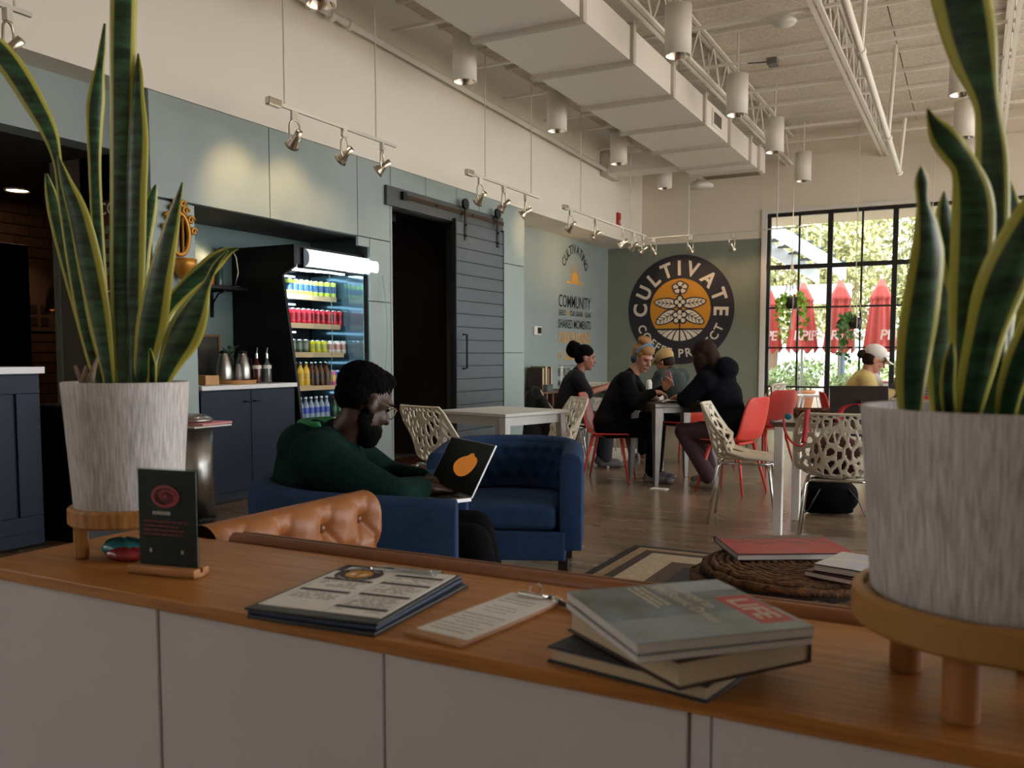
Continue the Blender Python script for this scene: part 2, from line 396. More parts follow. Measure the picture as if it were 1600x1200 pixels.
for i in range(8):
    for s in range(2):
        for k in range(5):
            x0 = XT[i] + s * .47; 
            M().bb((x0 + .01, BY + .057, ZH[k] + .01), (x0 + .46, BY + .063, ZH[k + 1] - .01)).obj('pane', glass, win)
# right wall with tall windows (outside the frame), front wall behind the camera
rw = M(); rw.bb((RX, FY, 0), (RX + .2, 2.0, CZ + .2)); rw.bb((RX, 2.0, 3.5), (RX + .2, BY + .2, CZ + .2)); rw.bb((RX, 14.0, 0), (RX + .2, BY + .2, 3.5))
for yy in (4.0, 6.0, 8.0, 10.0, 12.0): rw.bb((RX, yy - .05, 0), (RX + .2, yy + .05, 3.5))
rw.obj('wall_right', white_wall, kind='structure', recenter=False)
M().bb((-9, FY - .1, 0), (RX + .2, FY, CZ + .2)).obj('wall_front', white_wall, kind='structure', recenter=False)
M().bb((-9.2, FY, 0), (-9.1, 8.0, 3.2)).obj('wall_service_side', dark_brown, kind='structure', recenter=False)

# ---------------------------------------------------------------- ceiling: joists, duct, pipes, lamps
rod = None; vrod = None
JN = {-4.2: 'between the air duct and the left wall', -2.72: 'just right of the air duct', -1.33: 'beside the hanging sprinkler pipe', .2: 'behind the tall right plant leaves', 1.7: 'nearest the right window wall'}
for X in (-4.2, -2.72, -1.33, .2):
    t = thing('roof_joist', 'white open-web steel roof joist ' + JN[X], 'joist', (X, 8, 4.17), group='open web roof joists', world=True)
    M().bb((X - .05, 3.0, 4.17), (X - .012, BY, 4.2)).bb((X + .012, 3.0, 4.17), (X + .05, BY, 4.2)).obj('bottom_chord', steel_white, t)
    M().bb((X - .05, 3.0, 4.6), (X - .012, BY, 4.63)).bb((X + .012, 3.0, 4.6), (X + .05, BY, 4.63)).obj('top_chord', steel_white, t)
    y = 3.1; k = 0
    while y < BY - .3:
        for (ya, za, yb, zb) in ((y, 4.2, y + .3, 4.6), (y + .3, 4.6, y + .6, 4.2)):
            M().cyl((X, ya, za), (X, yb, zb), .011, n=6).obj('web_rod', steel_white, t)
        y += .6
for i, (y, z) in enumerate(((5.4, 4.22), (7.2, 4.3), (8.3, 4.22), (9.45, 4.22), (10.55, 4.22), (11.52, 4.3), (12.4, 4.22), (13.6, 4.3))):
    M().bb((-5.1, y - .02, z - .012), (RX - .1, y + .02, z + .012)).obj('bridging_bar', steel_white, label='thin white steel bridging bar crossing the joists, number %s from the back wall' % ['eight', 'seven', 'six', 'five', 'four', 'three', 'two', 'one'][i], cat='steel bar', group='bridging bars under the deck')
# main duct
DX0, DX1, DZ0, DZ1 = -3.86, -2.88, 3.85, 4.15
dt = thing('air_duct', 'long white rectangular air duct with flanged joints under the ceiling', 'air duct', (-3.37, 9, DZ0), world=True)
fl = [4.3, 5.45, 6.65, 7.8, 9.0, 10.2, 11.35, 12.5, 13.05]
for a, b in zip(fl, fl[1:]):
    M().bb((DX0, a + .02, DZ0), (DX1, b - .02, DZ1)).obj('duct_section', duct_white, dt)
for y in fl:
    M().bb((DX0 - .035, y - .035, DZ0 - .035), (DX1 + .035, y + .035, DZ1 + .04)).obj('flange', mat('flange', '#c4bdb2', .5), dt, bevel=.006)
    for x in (DX0 + .1, DX1 + .05): M().cyl((x, y, DZ1), (x, y, CZ), .008, n=6).obj('hanger_rod', steel_white, dt)
M().bb((DX0, 13.05, DZ0 + .02), (DX1 + .0, 13.55, DZ1 + .06)).obj('duct_end', duct_white, dt)
M().bb((DX0 + .12, 13.12, DZ0 - .005), (DX1 - .05, 13.5, DZ0 + .021)).obj('return_grille', mat('grille_brown', '#7d6a58', .7), dt)
gr = M().bb((DX1, 10.55, 3.9), (DX1 + .015, 11.0, 4.1)).obj('side_grille', duct_white, dt)
for k in range(8): M().bb((DX1 + .012, 10.6 + k * .045, 3.93), (DX1 + .022, 10.62 + k * .045, 4.07)).obj('grille_slat', mat('slat_grey', '#6f6a62', .5), gr)
br = thing('branch_duct', 'short white branch duct running from the main duct to the left wall', 'air duct', (-4.6, 13.0, 3.94), world=True)
M().bb((-5.18, 12.75, 3.94), (DX0 - .04, 13.15, 4.2)).obj('duct_section', duct_white, br)
M().bb((-5.17, 12.7, 3.9), (-5.05, 13.2, 4.24)).obj('flange', MATS['flange'], br)
dfz = thing('round_diffuser', 'round white ceiling diffuser hanging behind the duct end', 'diffuser', (-3.95, 13.9, 3.8), world=True)
M().lathe([(.02, 3.93), (.10, 3.92), (.19, 3.86), (.2, 3.82), (.12, 3.8), (.0, 3.8)], (-3.95, 13.9, 0), 24).obj('cone', duct_white, dfz, smooth=True)
M().cyl((-3.95, 13.9, 3.9), (-3.95, 13.9, CZ), .07, n=14).obj('neck', duct_white, dfz)
# pipes
pp = M(); pp.cyl((-5.08, 3.2, 4.22), (-5.08, 12.68, 3.98), .035, n=10)
wp = thing('wall_pipe', 'long white pipe running along the top of the left wall', 'pipe', (-5.08, 8, 4.0), world=True)
pp.obj('pipe', steel_white, wp, smooth=True)
for y in (6.0, 6.25, 6.5): M().cyl((-5.08, y - .03, 4.13), (-5.08, y + .03, 4.13), .05, n=12).obj('coupling', steel_white, wp)
sp = thing('sprinkler_pipe', 'white sprinkler pipe with a drop end hanging below the joists', 'pipe', (-.9, 9, 3.4), world=True)
M().tube([(-.9, 5.2, 3.75), (-.9, 7.7, 3.6), (-.9, 11.7, 3.37)], .03, 10).obj('pipe', steel_white, sp, smooth=True)
for y, z in ((7.7, 3.6), (10.2, 3.455), (11.7, 3.37)): M().cyl((-.9, y - .04, z + .004), (-.9, y + .04, z), .04, n=12).obj('coupling', steel_white, sp)
for y, z, zt in ((7.7, 3.6, 4.6), (10.2, 3.45, 4.4), (11.7, 3.37, 4.0)): M().cyl((-.9, y, z), (-.85, y, zt), .02, n=8).obj('riser', steel_white, sp)
M().lathe([(.0, 4.12), (.09, 4.12), (.11, 4.15), (.06, 4.19), (.02, 4.2)], (-1.62, 8.3, 0), 20).obj('smoke_detector', white_paint, smooth=True, label='flat white disc sensor under the joist near the top', cat='detector')
M().bb((-2.0, 9.38, 4.14), (-1.9, 9.52, 4.205)).cyl((-2.2, 9.42, 4.19), (-1.95, 9.42, 4.17), .008, n=6).obj('junction_box', mat('grey_box', '#6c6a64', .5), label='small grey junction box on the bridging bar above the white pendants', cat='junction box')
# pendant cylinder lamps
pend_in = mat('reflector', '#efe6d8', .15, metal=1)
lamp_on = mat('lamp_on', '#fff0d8', .5, emit=4)
rows = [('left', -4.37, (5.26, 7.33, 9.4, 11.38, 13.36)), ('middle', -2.37, (5.5, 7.57, 9.69, 11.67, 13.77)), ('right', -.22, (7.75, 9.98, 11.94, 14.08))]
proto = None
cnt = ['first', 'second', 'third', 'fourth', 'fifth']
for rn, X, Ys in rows:
    for i, Y in enumerate(Ys):
        lb = 'white cylinder ceiling pendant, %s from the camera in the %s row' % (cnt[i], {'left': 'row left of the duct', 'middle': 'row right of the duct', 'right': 'row behind the tall right plant'}[rn].replace('row ', ''))
        lb = 'white cylinder pendant lamp, %s from the camera, %s' % (cnt[i], {'left': 'in the row left of the duct', 'middle': 'in the row right of the duct', 'right': 'in the row beside the right plant'}[rn])
        if proto is None:
            proto = thing('pendant_lamp', lb, 'pendant lamp', (X, Y, 3.75), group='white cylinder pendant lamps')
            M().lathe([(.105, 0), (.115, 0), (.115, .42), (0, .42)], n=28, cap=False).lathe([(.104, .005), (.104, .1)], n=28, cap=False).obj('housing', steel_white, proto, smooth=False)
            proto.children[0].data.polygons.foreach_set('use_smooth', [True] * len(proto.children[0].data.polygons))
            M().lathe([(.104, .002), (.085, .06), (.05, .1), (.0, .1)], n=28, cap=False).obj('reflector', pend_in, proto, smooth=True)
            M().lathe([(.0, .09), (.045, .09)], n=16, cap=False).obj('bulb', lamp_on, proto)
            M().cyl((0, 0, .42), (0, 0, .86), .012, n=8).obj('stem', steel_white, proto)
        else: dup(proto, (X, Y, 3.75), label=lb)
        spot('pendant_light', (X, Y, 3.80), (X, Y, 0), 26, 75, (1, .85, .66), .5, .05)
# track lights
track_m = mat('track_white', '#cfc8bb', .45)
HP = None
def track(name_label, x, y0, y1, z, heads, rods, aims):
    t = thing('track_rail', name_label, 'track rail', (x, (y0 + y1) / 2, z), group='light tracks along the left wall', world=True)
    M().bb((x - .012, y0, z - .012), (x + .012, y1, z + .012)).obj('rail', track_m, t)
    M().bb((x - .025, y0 - .03, z - .03), (x + .025, y0 + .1, z + .03)).obj('power_feed', nickel, t, bevel=.01)
    for y in rods: M().cyl((x, y, z), (x, y, CZ), .007, n=6).obj('hanger_rod', track_m, t)
def head(x, y, z, tilt, rz, label, lit=None):
    """wire-yoke spot head hanging under a track; local: yoke in the xz plane"""
    global HP
    if HP is None:
        HP = thing('spot_head', label, 'spotlight', (0, 0, 0), group='yoke spotlights on tracks')
        M().bb((-.012, -.02, -.05), (.012, .02, 0)).obj('adapter', track_m, HP)
        pts = [(0, .035 * math.cos(a) * (1 if abs(math.sin(a)) < 2 else 1), -.115 + .065 * math.copysign(1, math.sin(a)) * abs(math.sin(a)) ** .6) for a in [2 * PI * k / 24 for k in range(24)]]
        M().tube(pts, .006, 8, closed=True).obj('yoke', nickel, HP, smooth=True)
        R = Matrix.Rotation(math.radians(125), 3, 'Y')
        b = M()
        prof = [(.0, -.07), (.02, -.07), (.02, -.01), (.038, .03), (.045, .045), (.04, .045), (.0, .03)]
        b.lathe(prof, n=16); b.v = [tuple(R @ Vector(v) + Vector((0, 0, -.165))) for v in b.v]
        b.obj('lamp_can', nickel, HP, smooth=True)
        b = M().lathe([(.0, .044), (.036, .044)], n=16, cap=False); b.v = [tuple(R @ Vector(v) + Vector((0, 0, -.165))) for v in b.v]
        b.obj('lens', mat('lens', '#ffe9c4', .4, emit=1.2), HP)
        h = HP
    else: h = dup(HP, label=label)
    h.location = (x, y, z - .0115); h.rotation_euler = (0, 0, rz); h.scale = (1.25, 1.25, 1.25)
    return h
TX, TZ = -4.5, 2.97
track('white track rail with a round feed end nearest the camera', TX, 4.85, 6.38, TZ, None, (5.0, 6.1), None)
track('white track rail cut by the top left picture corner', TX, 1.4, 3.06, TZ, None, (1.7, 2.97), None)
head(TX, 2.93, TZ, 0, PI + .4, 'nickel wire-yoke spotlight in the top left picture corner')
track('white track rail above the sliding barn door', TX, 7.6, 9.2, TZ, None, (7.95, 9.0), None)
track('white track rail farthest along the left wall', TX, 9.9, 12.9, TZ, None, (10.4, 12.2), None)
hs = [(5.1, 'first'), (5.68, 'second'), (6.18, 'third'), (7.85, 'first'), (8.35, 'second'), (8.85, 'third'), (10.1, 'first'), (10.9, 'second'), (11.9, 'third'), (12.35, 'fourth'), (12.75, 'fifth')]
for i, (y, od) in enumerate(hs):
    tr = 'the nearest left-wall track' if i < 3 else ('the track above the barn door' if i < 6 else 'the far left-wall track')
    head(TX, y, TZ, 0, PI + (i % 3 - 1) * .35, 'nickel wire-yoke spotlight, %s from the camera on %s' % (od, tr))
    e = 26 if i in (0, 1) else (10 if i < 6 else 14)
    tz = 2.45 if i < 2 else 2.2
    spot('track_light', (TX - .06, y, TZ - .2), ((WX if y < 10 else -5.8), y + .1, tz if y < 10 else 2.6), e, 75, (1, .62, .30), 1.0, .03)
bt = thing('track_conduit', 'thin white lighting conduit hung across the back wall', 'track rail', (-3.4, 13.6, 3.02), world=True)
M().cyl((-4.74, 13.6, 3.03), (-2.2, 13.6, 3.06), .01, n=8).obj('conduit', track_m, bt)
for x in (-4.05, -2.7): M().cyl((x, 13.6, 3.04), (x, 13.6, 4.2), .009, n=6).obj('hanger_rod', track_m, bt)
for x, od in ((-4.62, 'left'), (-4.02, 'middle'), (-3.37, 'right')):
    head(x, 13.6, 3.04, 0, PI / 2, 'nickel spotlight on the back-wall conduit, %s one of three' % od)
    spot('track_light', (x, 13.65, 2.85), (x + .2, BY, 2.2), 14, 70, (1, .62, .32), .9, .03)
fa = thing('fire_alarm', 'red fire alarm strobe on the white upper wall', 'fire alarm', (WX, 13.47, 3.27), world=True)
M().bb((WX, 13.4, 3.25), (WX + .04, 13.52, 3.45)).obj('body', mat('alarm_red', '#b32020', .4), fa, bevel=.008)
M().bb((WX + .04, 13.43, 3.27), (WX + .06, 13.49, 3.33)).obj('strobe_lens', white_paint, fa)

# ---------------------------------------------------------------- sliding barn door
slate = mat('slate_paint', '#444d57', .5, noise=.1, nscale=6, stretch=(1, 1, 12))
bd = thing('barn_door', 'slate-blue plank sliding barn door hung on black rollers', 'barn door', (WX + .06, 8.9, .02), world=True)
M().bb((WX + .035, 8.36, .02), (WX + .065, 9.46, 2.66)).obj('door_back', mat('slate_dark', '#2c3238', .6), bd)
n = 18
for k in range(n):
    z0 = .03 + k * 2.62 / n
    M().bb((WX + .06, 8.375, z0 + .003), (WX + .078, 9.445, z0 + 2.62 / n - .005)).obj('plank', slate, bd, bevel=.003, seg=1)
for y in (8.35, 9.445): M().bb((WX + .03, y, .02), (WX + .082, y + .022, 2.67)).obj('edge_strip', mat('slate_edge', '#23272c', .5), bd)
hd = M().tube([(WX + .08, 8.5, 1.4), (WX + .13, 8.5, 1.4), (WX + .13, 8.5, 1.02), (WX + .08, 8.5, 1.02)], .012, 8)
hd.v = hd.v; h_ = hd.obj('handle', black, bd)
for y in (8.55, 9.3):
    s_ = M().bb((WX + .08, y - .022, 2.45), (WX + .09, y + .022, 2.86)).obj('roller_strap', bronze, bd)
    M().cyl((WX + .07, y, 2.85), (WX + .1, y, 2.85), .06, n=20).obj('wheel', black, s_, smooth=False)
    for z in (2.5, 2.62): M().cyl((WX + .088, y, z), (WX + .1, y, z), .013, n=8).obj('bolt', black, s_)
hb = thing('door_header', 'dark grey header board with bronze rail above the barn door', 'door header', (WX + .02, 8.3, 2.64), world=True)
M().bb((WX, 7.14, 2.64), (WX + .035, 9.53, 2.83)).obj('board', mat('header_grey', '#494b4b', .5), hb, bevel=.003)
M().bb((WX + .05, 7.4, 2.735), (WX + .06, 9.5, 2.775)).obj('rail', rail_mat, hb)
for y in (7.45, 8.0, 8.75, 9.4): M().cyl((WX + .03, y, 2.755), (WX + .066, y, 2.755), .012, n=8).obj('standoff', black, hb)
M().bb((WX + .035, 7.37, 2.72), (WX + .075, 7.43, 2.8)).obj('rail_stop', black, hb)
# thermostat
ts = thing('thermostat', 'small white thermostat with dark screen on the recessed wall', 'thermostat', (-5.8, 11.76, 1.5), world=True)
M().bb((-5.8, 11.66, 1.47), (-5.77, 11.9, 1.6)).obj('body', white_paint, ts, bevel=.006)
M().bb((-5.775, 11.76, 1.49), (-5.765, 11.88, 1.58)).obj('screen', black_gloss, ts)

# ---------------------------------------------------------------- coffee bar in the alcove
qz = mat('quartz', '#d8d8da', .3)
ct = thing('bar_worktop', 'white quartz worktop on the navy coffee bar cabinet', 'worktop', (-5.5, 5.3, .9), world=True)
M().bb((-5.92, 4.775, .9), (WX + .02, 5.83, .935)).obj('slab', qz, ct, bevel=.004)
cb = thing('bar_cabinet', 'navy two-door base cabinet of the coffee bar', 'cabinet', (-5.5, 5.3, 0), world=True)
M().bb((-5.92, 4.775, .08), (WX - .02, 5.82, .898)).obj('body', navy, cb)
M().bb((-5.9, 4.775, 0), (WX - .09, 5.82, .08)).obj('plinth', mat('navy_dark', '#101a26', .6), cb)
for i, (a, b) in enumerate(((4.78, 5.297), (5.303, 5.815))):
    d = M().bb((WX - .02, a, .09), (WX, b, .89)).obj('door', navy, cb, bevel=.003)
    y = 5.25 if i == 0 else 5.35
    M().tube([(WX, y - .03, .8), (WX + .03, y - .03, .8), (WX + .03, y + .03, .8), (WX, y + .03, .8)], .006, 6).obj('handle', black, d)
ctr = mat('syrup_red', '#4a1a18', .15); wood_lt = mat('wood_light', '#b98a52', .5, noise=.2, nscale=6)
M().bb((-5.5, 4.99, .935), (-5.35, 5.13, 1.01)).obj('wooden_box', wood_lt, bevel=.004, label='small pale wooden box at the left end of the coffee bar', cat='box')
M().lathe([(.0, .935), (.165, .935), (.175, .965), (.165, .965), (.155, .945), (0, .945)], (-5.45, 5.4, 0), 28).obj('round_tray', wood_lt, smooth=False, label='round wooden tray under the two steel carafes', cat='tray')
for i, y in enumerate((5.3, 5.51)):
    c = thing('steel_carafe', 'brushed steel carafe on the round tray, %s one' % ('left' if i == 0 else 'right'), 'carafe', (-5.47, y, .9465), group='steel carafes on the tray')
    M().lathe([(.0, 0), (.06, 0), (.068, .03), (.064, .12), (.045, .2), (.038, .215), (.036, .24), (0, .24)], n=24).obj('body', brushed, c, smooth=True)
    M().lathe([(.036, .236), (.038, .25), (.02, .262), (.0, .265)], n=20).obj('lid', black, c, smooth=True)
    M().tube([(0, .05, .2), (0, .095, .19), (0, .1, .1), (0, .062, .06)], .008, 8).obj('handle', black, c, smooth=True)
M().lathe([(.0, .946), (.028, .946), (.03, 1.0), (.02, 1.08), (.012, 1.1), (0, 1.1)], (-5.42, 5.405, 0), 14).obj('creamer_jar', mat('jar_grey', '#7f7a74', .3), smooth=True, label='small grey jar between the two steel carafes', cat='jar')
for i, (y, mt, lb) in enumerate(((5.6, ctr, 'dark red syrup bottle with metal pourer and white label'), (5.72, mat('clear_glass', '#8d9290', .08, trans=.6), 'clear glass syrup bottle with metal pourer'))):
    c = thing('syrup_bottle', lb, 'bottle', (-5.4, y, .935), group='syrup bottles on the bar')
    M().lathe([(.0, 0), (.036, 0), (.038, .01), (.038, .13), (.03, .16), (.014, .18), (.014, .21), (0, .21)], n=20).obj('glass', mt, c, smooth=True)
    M().lathe([(.0385, .12), (.0385, .15)], n=20, cap=False).obj('paper_label', white_paint, c)
    M().cyl((0, 0, .21), (0, 0, .25), .012, n=10).cyl((0, 0, .25), (.01, 0, .3), .006, .003, n=8).obj('pourer', chrome, c)
pf = thing('framed_picture', 'dark picture in a wooden frame leaning behind the carafes', 'picture', (-5.86, 5.35, .935), world=True)
M().bb((-5.9, 5.2, .935), (-5.87, 5.62, 1.33)).obj('canvas', mat('pic_dark', '#33352c', .6, noise=.5, nscale=9, hex2='#171511'), pf)
for a, b in (((-5.9, 5.18, .93), (-5.86, 5.2, 1.35)), ((-5.9, 5.62, .93), (-5.86, 5.64, 1.35)), ((-5.9, 5.2, 1.33), (-5.86, 5.62, 1.35)), ((-5.9, 5.2, .935), (-5.86, 5.62, .95))): M().bb(a, b).obj('frame_bar', mat('frame_brown', '#6b4c2c', .5), pf)
pot = thing('bar_plant', 'small sprig plant in a dark jar behind the carafes', 'plant', (-5.7, 5.56, .935))
M().lathe([(0, 0), (.035, 0), (.045, .08), (.03, .1), (0, .1)], n=16).obj('jar', mat('jar_dark', '#2b2a28', .4), pot, smooth=True)
lf = M(); rg = random.Random(5)
for k in range(26):
    a = rg.random() * 6.28; h = .1 + rg.random() * .22; r = .02 + rg.random() * .09
    p = Vector((r * math.cos(a), r * math.sin(a), h)); d = Vector((math.cos(a), math.sin(a), .4)).normalized() * .035; sd = Vector((-math.sin(a), math.cos(a), 0)) * .012
    lf.add([p - d, p + sd, p + d, p - sd], [(0, 1, 2, 3)]); lf.cyl((0, 0, .09), p, .0025, n=4)
lf.obj('foliage', mat('sprig', '#3f5236', .6), pot, solid=.001)
# wall shelf with lamp
sh = thing('wall_shelf', 'black wall shelf on a curved bracket above the coffee bar', 'shelf', (-5.8, 5.6, 1.74), world=True)
M().bb((-5.93, 5.2, 1.735), (-5.72, 5.85, 1.765)).obj('board', black, sh, bevel=.003)
b_ = M().bb((-5.93, 5.6, 1.5), (-5.91, 5.625, 1.735)).bb((-5.93, 5.6, 1.715), (-5.76, 5.625, 1.735)).tube([(-5.915, 5.612, 1.53), (-5.9, 5.612, 1.63), (-5.84, 5.612, 1.7), (-5.78, 5.612, 1.72)], .008, 6); b_.obj('bracket', black, sh)
dl = thing('desk_lamp', 'black gooseneck lamp with lit head on the wall shelf', 'lamp', (-5.82, 5.79, 1.765), world=True)
M().lathe([(0, 1.765), (.05, 1.765), (.05, 1.78), (.01, 1.79), (0, 1.79)], (-5.82, 5.79, 0), 20).obj('base', black, dl)
M().tube([(-5.82, 5.79, 1.78), (-5.82, 5.83, 1.9), (-5.82, 5.81, 2.03), (-5.82, 5.76, 2.1)], .006, 8).obj('gooseneck', nickel, dl, smooth=True)
b = M().lathe([(.02, .0), (.025, .05), (.06, .12), (.055, .12), (.02, .05)], n=18, cap=False); R = Matrix.Rotation(math.radians(115), 3, 'X'); b.v = [tuple(R @ Vector(v) + Vector((-5.82, 5.77, 2.1))) for v in b.v]; b.obj('shade', black, dl, smooth=True)
b = M().ell((-5.82, 5.675, 2.055), (.024, .024, .024)); b.obj('bulb', mat('bulb_warm', '#ffd9a0', .5, emit=14), dl, smooth=True)
spot('desk_lamp_light', (-5.8, 5.65, 2.04), (-5.93, 5.35, 1.9), 5, 110, (1, .7, .4), .8, .03)
for y, h, c, lb in ((5.5, .12, '#8c3a1c', 'amber jar on the wall shelf'), (5.4, .17, '#54352a', 'brown bottle on the wall shelf beside the amber jar'), (5.6, .2, '#2d4a44', 'dark green tin on the wall shelf near the lamp')):
    o = M().lathe([(0, 1.765), (.035, 1.765), (.037, 1.78), (.037, 1.765 + h * .75), (.02, 1.765 + h * .85), (.02, 1.765 + h), (0, 1.765 + h)], (-5.82, y, 0), 16).obj('shelf_jar', mat('jar' + c, c, .3), smooth=True, label=lb, cat='jar')

# ---------------------------------------------------------------- open drinks fridge
FYa, FYb = 5.86, 6.88
fr = thing('drinks_fridge', 'black open-front drinks fridge with glowing white canopy', 'fridge', (-5.55, 6.4, 0), world=True)
prof = [(-5.92, .02), (-5.14, .02), (-5.14, .5), (-5.19, .92), (-5.34, 1.86), (-5.2, 1.93), (-5.2, 2.12), (-5.92, 2.12)]
for y in (FYa, FYb - .03):
    M().prism([(p[0], p[1]) for p in prof], (0, y + .03, 0), (1, 0, 0), (0, 0, 1), .03).obj('side_panel', black, fr)
M().bb((-5.92, FYa + .03, .02), (-5.88, FYb - .03, 2.1)).obj('back_panel', mat('fridge_in', '#1b2229', .35), fr)
M().bb((-5.88, FYa + .03, 1.96), (-5.24, FYb - .03, 2.12)).obj('canopy_box', black, fr)
M().bb((-5.88, FYa + .03, .02), (-5.16, FYb - .03, .5)).obj('base_box', black, fr)
def cano(u, v):
    a = -PI / 2 + PI * v; return Vector((-5.215 + .05 * math.cos(a), 6.02 + u * (FYb + .14 - 6.02), 2.02 + .075 * math.sin(a)))
cpy = M(); cpy.grid(cano, 2, 12); cpy.obj('light_canopy', mat('canopy_light', '#e6f2ff', .5, emit=2.6), fr, smooth=True)
M().bb((-5.29, 6.0, 1.93), (-5.215, FYb + .14, 2.105)).obj('canopy_back', black, fr)
M().bb((-5.45, FYa + .1, 1.93), (-5.40, FYb - .1, 1.95)).obj('strip_light', mat('strip', '#dff0ff', .5, emit=9), fr)
shelf_wood = mat('shelf_strip', '#bfa27c', .5)
SZ = [1.715, 1.45, 1.185, .885, .58]; SXF = [-5.5, -5.46, -5.42, -5.36, -5.3]
for z, xf in zip(SZ, SXF):
    s = M().bb((-5.88, FYa + .03, z - .012), (xf, FYb - .03, z)).obj('shelf', mat('shelf_steel', '#3b444b', .4, metal=.4), fr)
    M().bb((xf, FYa + .08, z - .035), (xf + .012, FYb - .12, z + .012)).obj('price_strip', shelf_wood, s)
    M().bb((-5.86, FYa + .05, z + .2), (-5.83, FYb - .3, z + .215)).obj('shelf_light', mat('shelf_led', '#cfe6ff', .5, emit=2.5), s)
def gl(u, v): z = .95 + v * .98; x = -5.19 + (1.93 - z) * .02 + .05 * math.sin(PI * v); return Vector((x, 6.9 + u * .0 + .22 * u, z))
M().bb((-5.86, FYb - .036, .55), (-5.22, FYb - .032, 1.93)).obj('mirror_side', mat('fridge_mirror', '#6d8d99', .1, metal=.7), fr)
gd = M(); gd.grid(lambda u, v: Vector((-5.17 + .03 * math.sin(PI * v), 6.03 + .5 * u, .9 + v * 1.04)), 2, 8); gd.obj('glass_door', glass, fr, smooth=True, solid=.005)
M().tube([(-5.17 + .03 * math.sin(PI * k / 8), 6.28, .9 + 1.04 * k / 8) for k in range(9)], .004, 6).obj('glass_edge', mat('glass_edge', '#7fa8a0', .2), fr)
M().tube([(-5.15 + .05 * math.sin(PI * k / 8), 7.06, .9 + 1.04 * k / 8) for k in range(9)], .004, 6).obj('glass_edge', MATS['glass_edge'], fr)
lp = bpy.data.lights.new('fridge_light', 'AREA'); lp.energy = 9; lp.size = .9; lp.size_y = .1; lp.shape = 'RECTANGLE'; lp.color = (.75, .88, 1)
lo = bpy.data.objects.new('fridge_light', lp); COL.objects.link(lo); lo.location = (-5.42, 6.37, 1.92); lo.rotation_euler = (0, math.radians(-25), PI / 2)
lidm = mat('can_top', '#c9ccd0', .25, metal=1)
def canproto(name, r, h, body, band=None, bottle=False, capc=None):
    m = M()
    if not bottle:
        m.lathe([(r * .8, 0), (r, .008), (r, h * .3), (r, h * .7), (r, h - .012), (r * .82, h), (r * .78, h - .003), (0, h - .003)], n=14, mis=[0, 0, 1, 0, 2, 2, 2, 2])
    else:
        m.lathe([(r * .9, 0), (r, .01), (r, h * .3), (r, h * .55), (r * .95, h * .64), (r * .4, h * .82), (r * .4, h * .92), (r * .45, h * .92), (r * .45, h), (0, h)], n=14, mis=[0, 0, 1, 0, 0, 0, 2, 2, 2, 2])
    return m, [body, band or body, capc or lidm]
cm = lambda h, **k: mat('can' + h, h, .3, **k)
def row(kind, geo, n, y0, dy, z, xf, lbl, name='drink_can', cat='can'):
    m, mats = geo; first = None
    ords = ['leftmost', 'second', 'third', 'fourth', 'fifth', 'sixth', 'seventh', 'eighth', 'ninth', 'tenth', 'eleventh', 'twelfth']
    for i in range(n):
        if first is None:
            first = m.obj(name, mats, None, smooth=True, recenter=False); o = first
        else: o = first.copy(); COL.objects.link(o)
        o.location = (xf - .045, y0 + i * dy, z + .002); tag(o, lbl if n == 1 else lbl + (', leftmost one' if i == 0 else (', rightmost one' if i == n - 1 else ', %s from left' % ords[i])), cat, kind)
B1 = cm('#22486e')
row('lime cans on the top fridge shelf', canproto('c', .033, .155, cm('#b4c94a'), B1), 9, 6.17, .075, SZ[0], SXF[0], 'lime green tall can with blue band on the top fridge shelf')
row('red cans on the second fridge shelf', canproto('c', .031, .15, cm('#c8283a'), cm('#8d1624')), 12, 6.02, .072, SZ[1], SXF[1], 'red slim can on the second fridge shelf')
row('dark green cans', canproto('c', .034, .13, cm('#46523f'), cm('#67705e')), 4, 6.03, .085, SZ[2], SXF[2], 'dark olive can at the left of the third fridge shelf')
row('yellow cans', canproto('c', .036, .125, cm('#d2c81e'), cm('#a5a640')), 3, 6.39, .082, SZ[2], SXF[2], 'bright yellow can in the middle of the third fridge shelf')
row('pale cans', canproto('c', .036, .125, cm('#e3d6d0'), cm('#b9877c')), 3, 6.645, .08, SZ[2], SXF[2], 'pale pink and white can at the right of the third fridge shelf')
row('yellow juice bottles', canproto('b', .034, .22, cm('#e0b53a'), cm('#cda02c'), True), 3, 6.07, .078, SZ[3], SXF[3], 'yellow juice bottle on the fourth fridge shelf', 'juice_bottle', 'bottle')
row('amber tea bottles', canproto('b', .032, .22, cm('#5c3018'), cm('#3f2010'), True), 4, 6.3, .07, SZ[3], SXF[3], 'dark amber bottle on the fourth fridge shelf', 'tea_bottle', 'bottle')
row('pink can', canproto('c', .032, .145, cm('#d65a88'), cm('#e0a040')), 1, 6.59, .07, SZ[3], SXF[3], 'pink can between the amber bottles and blue cans')
row('blue cans', canproto('c', .032, .145, cm('#2a78d0'), cm('#6fb6ea')), 3, 6.66, .068, SZ[3], SXF[3], 'bright blue can on the fourth fridge shelf')
row('water bottles', canproto('b', .031, .21, mat('water', '#b9d2e8', .1, trans=.5), cm('#3a55b0'), True, cm('#e8eef5')), 7, 6.0, .072, SZ[4], SXF[4], 'clear water bottle with blue label on the lowest visible shelf', 'water_bottle', 'bottle')
row('dark green red-cap bottles', canproto('b', .03, .2, cm('#1f3a2c'), cm('#2e6b4c'), True, cm('#c23b4a')), 3, 6.54, .07, SZ[4], SXF[4], 'dark green bottle with red cap beside the water bottles', 'soda_bottle', 'bottle')

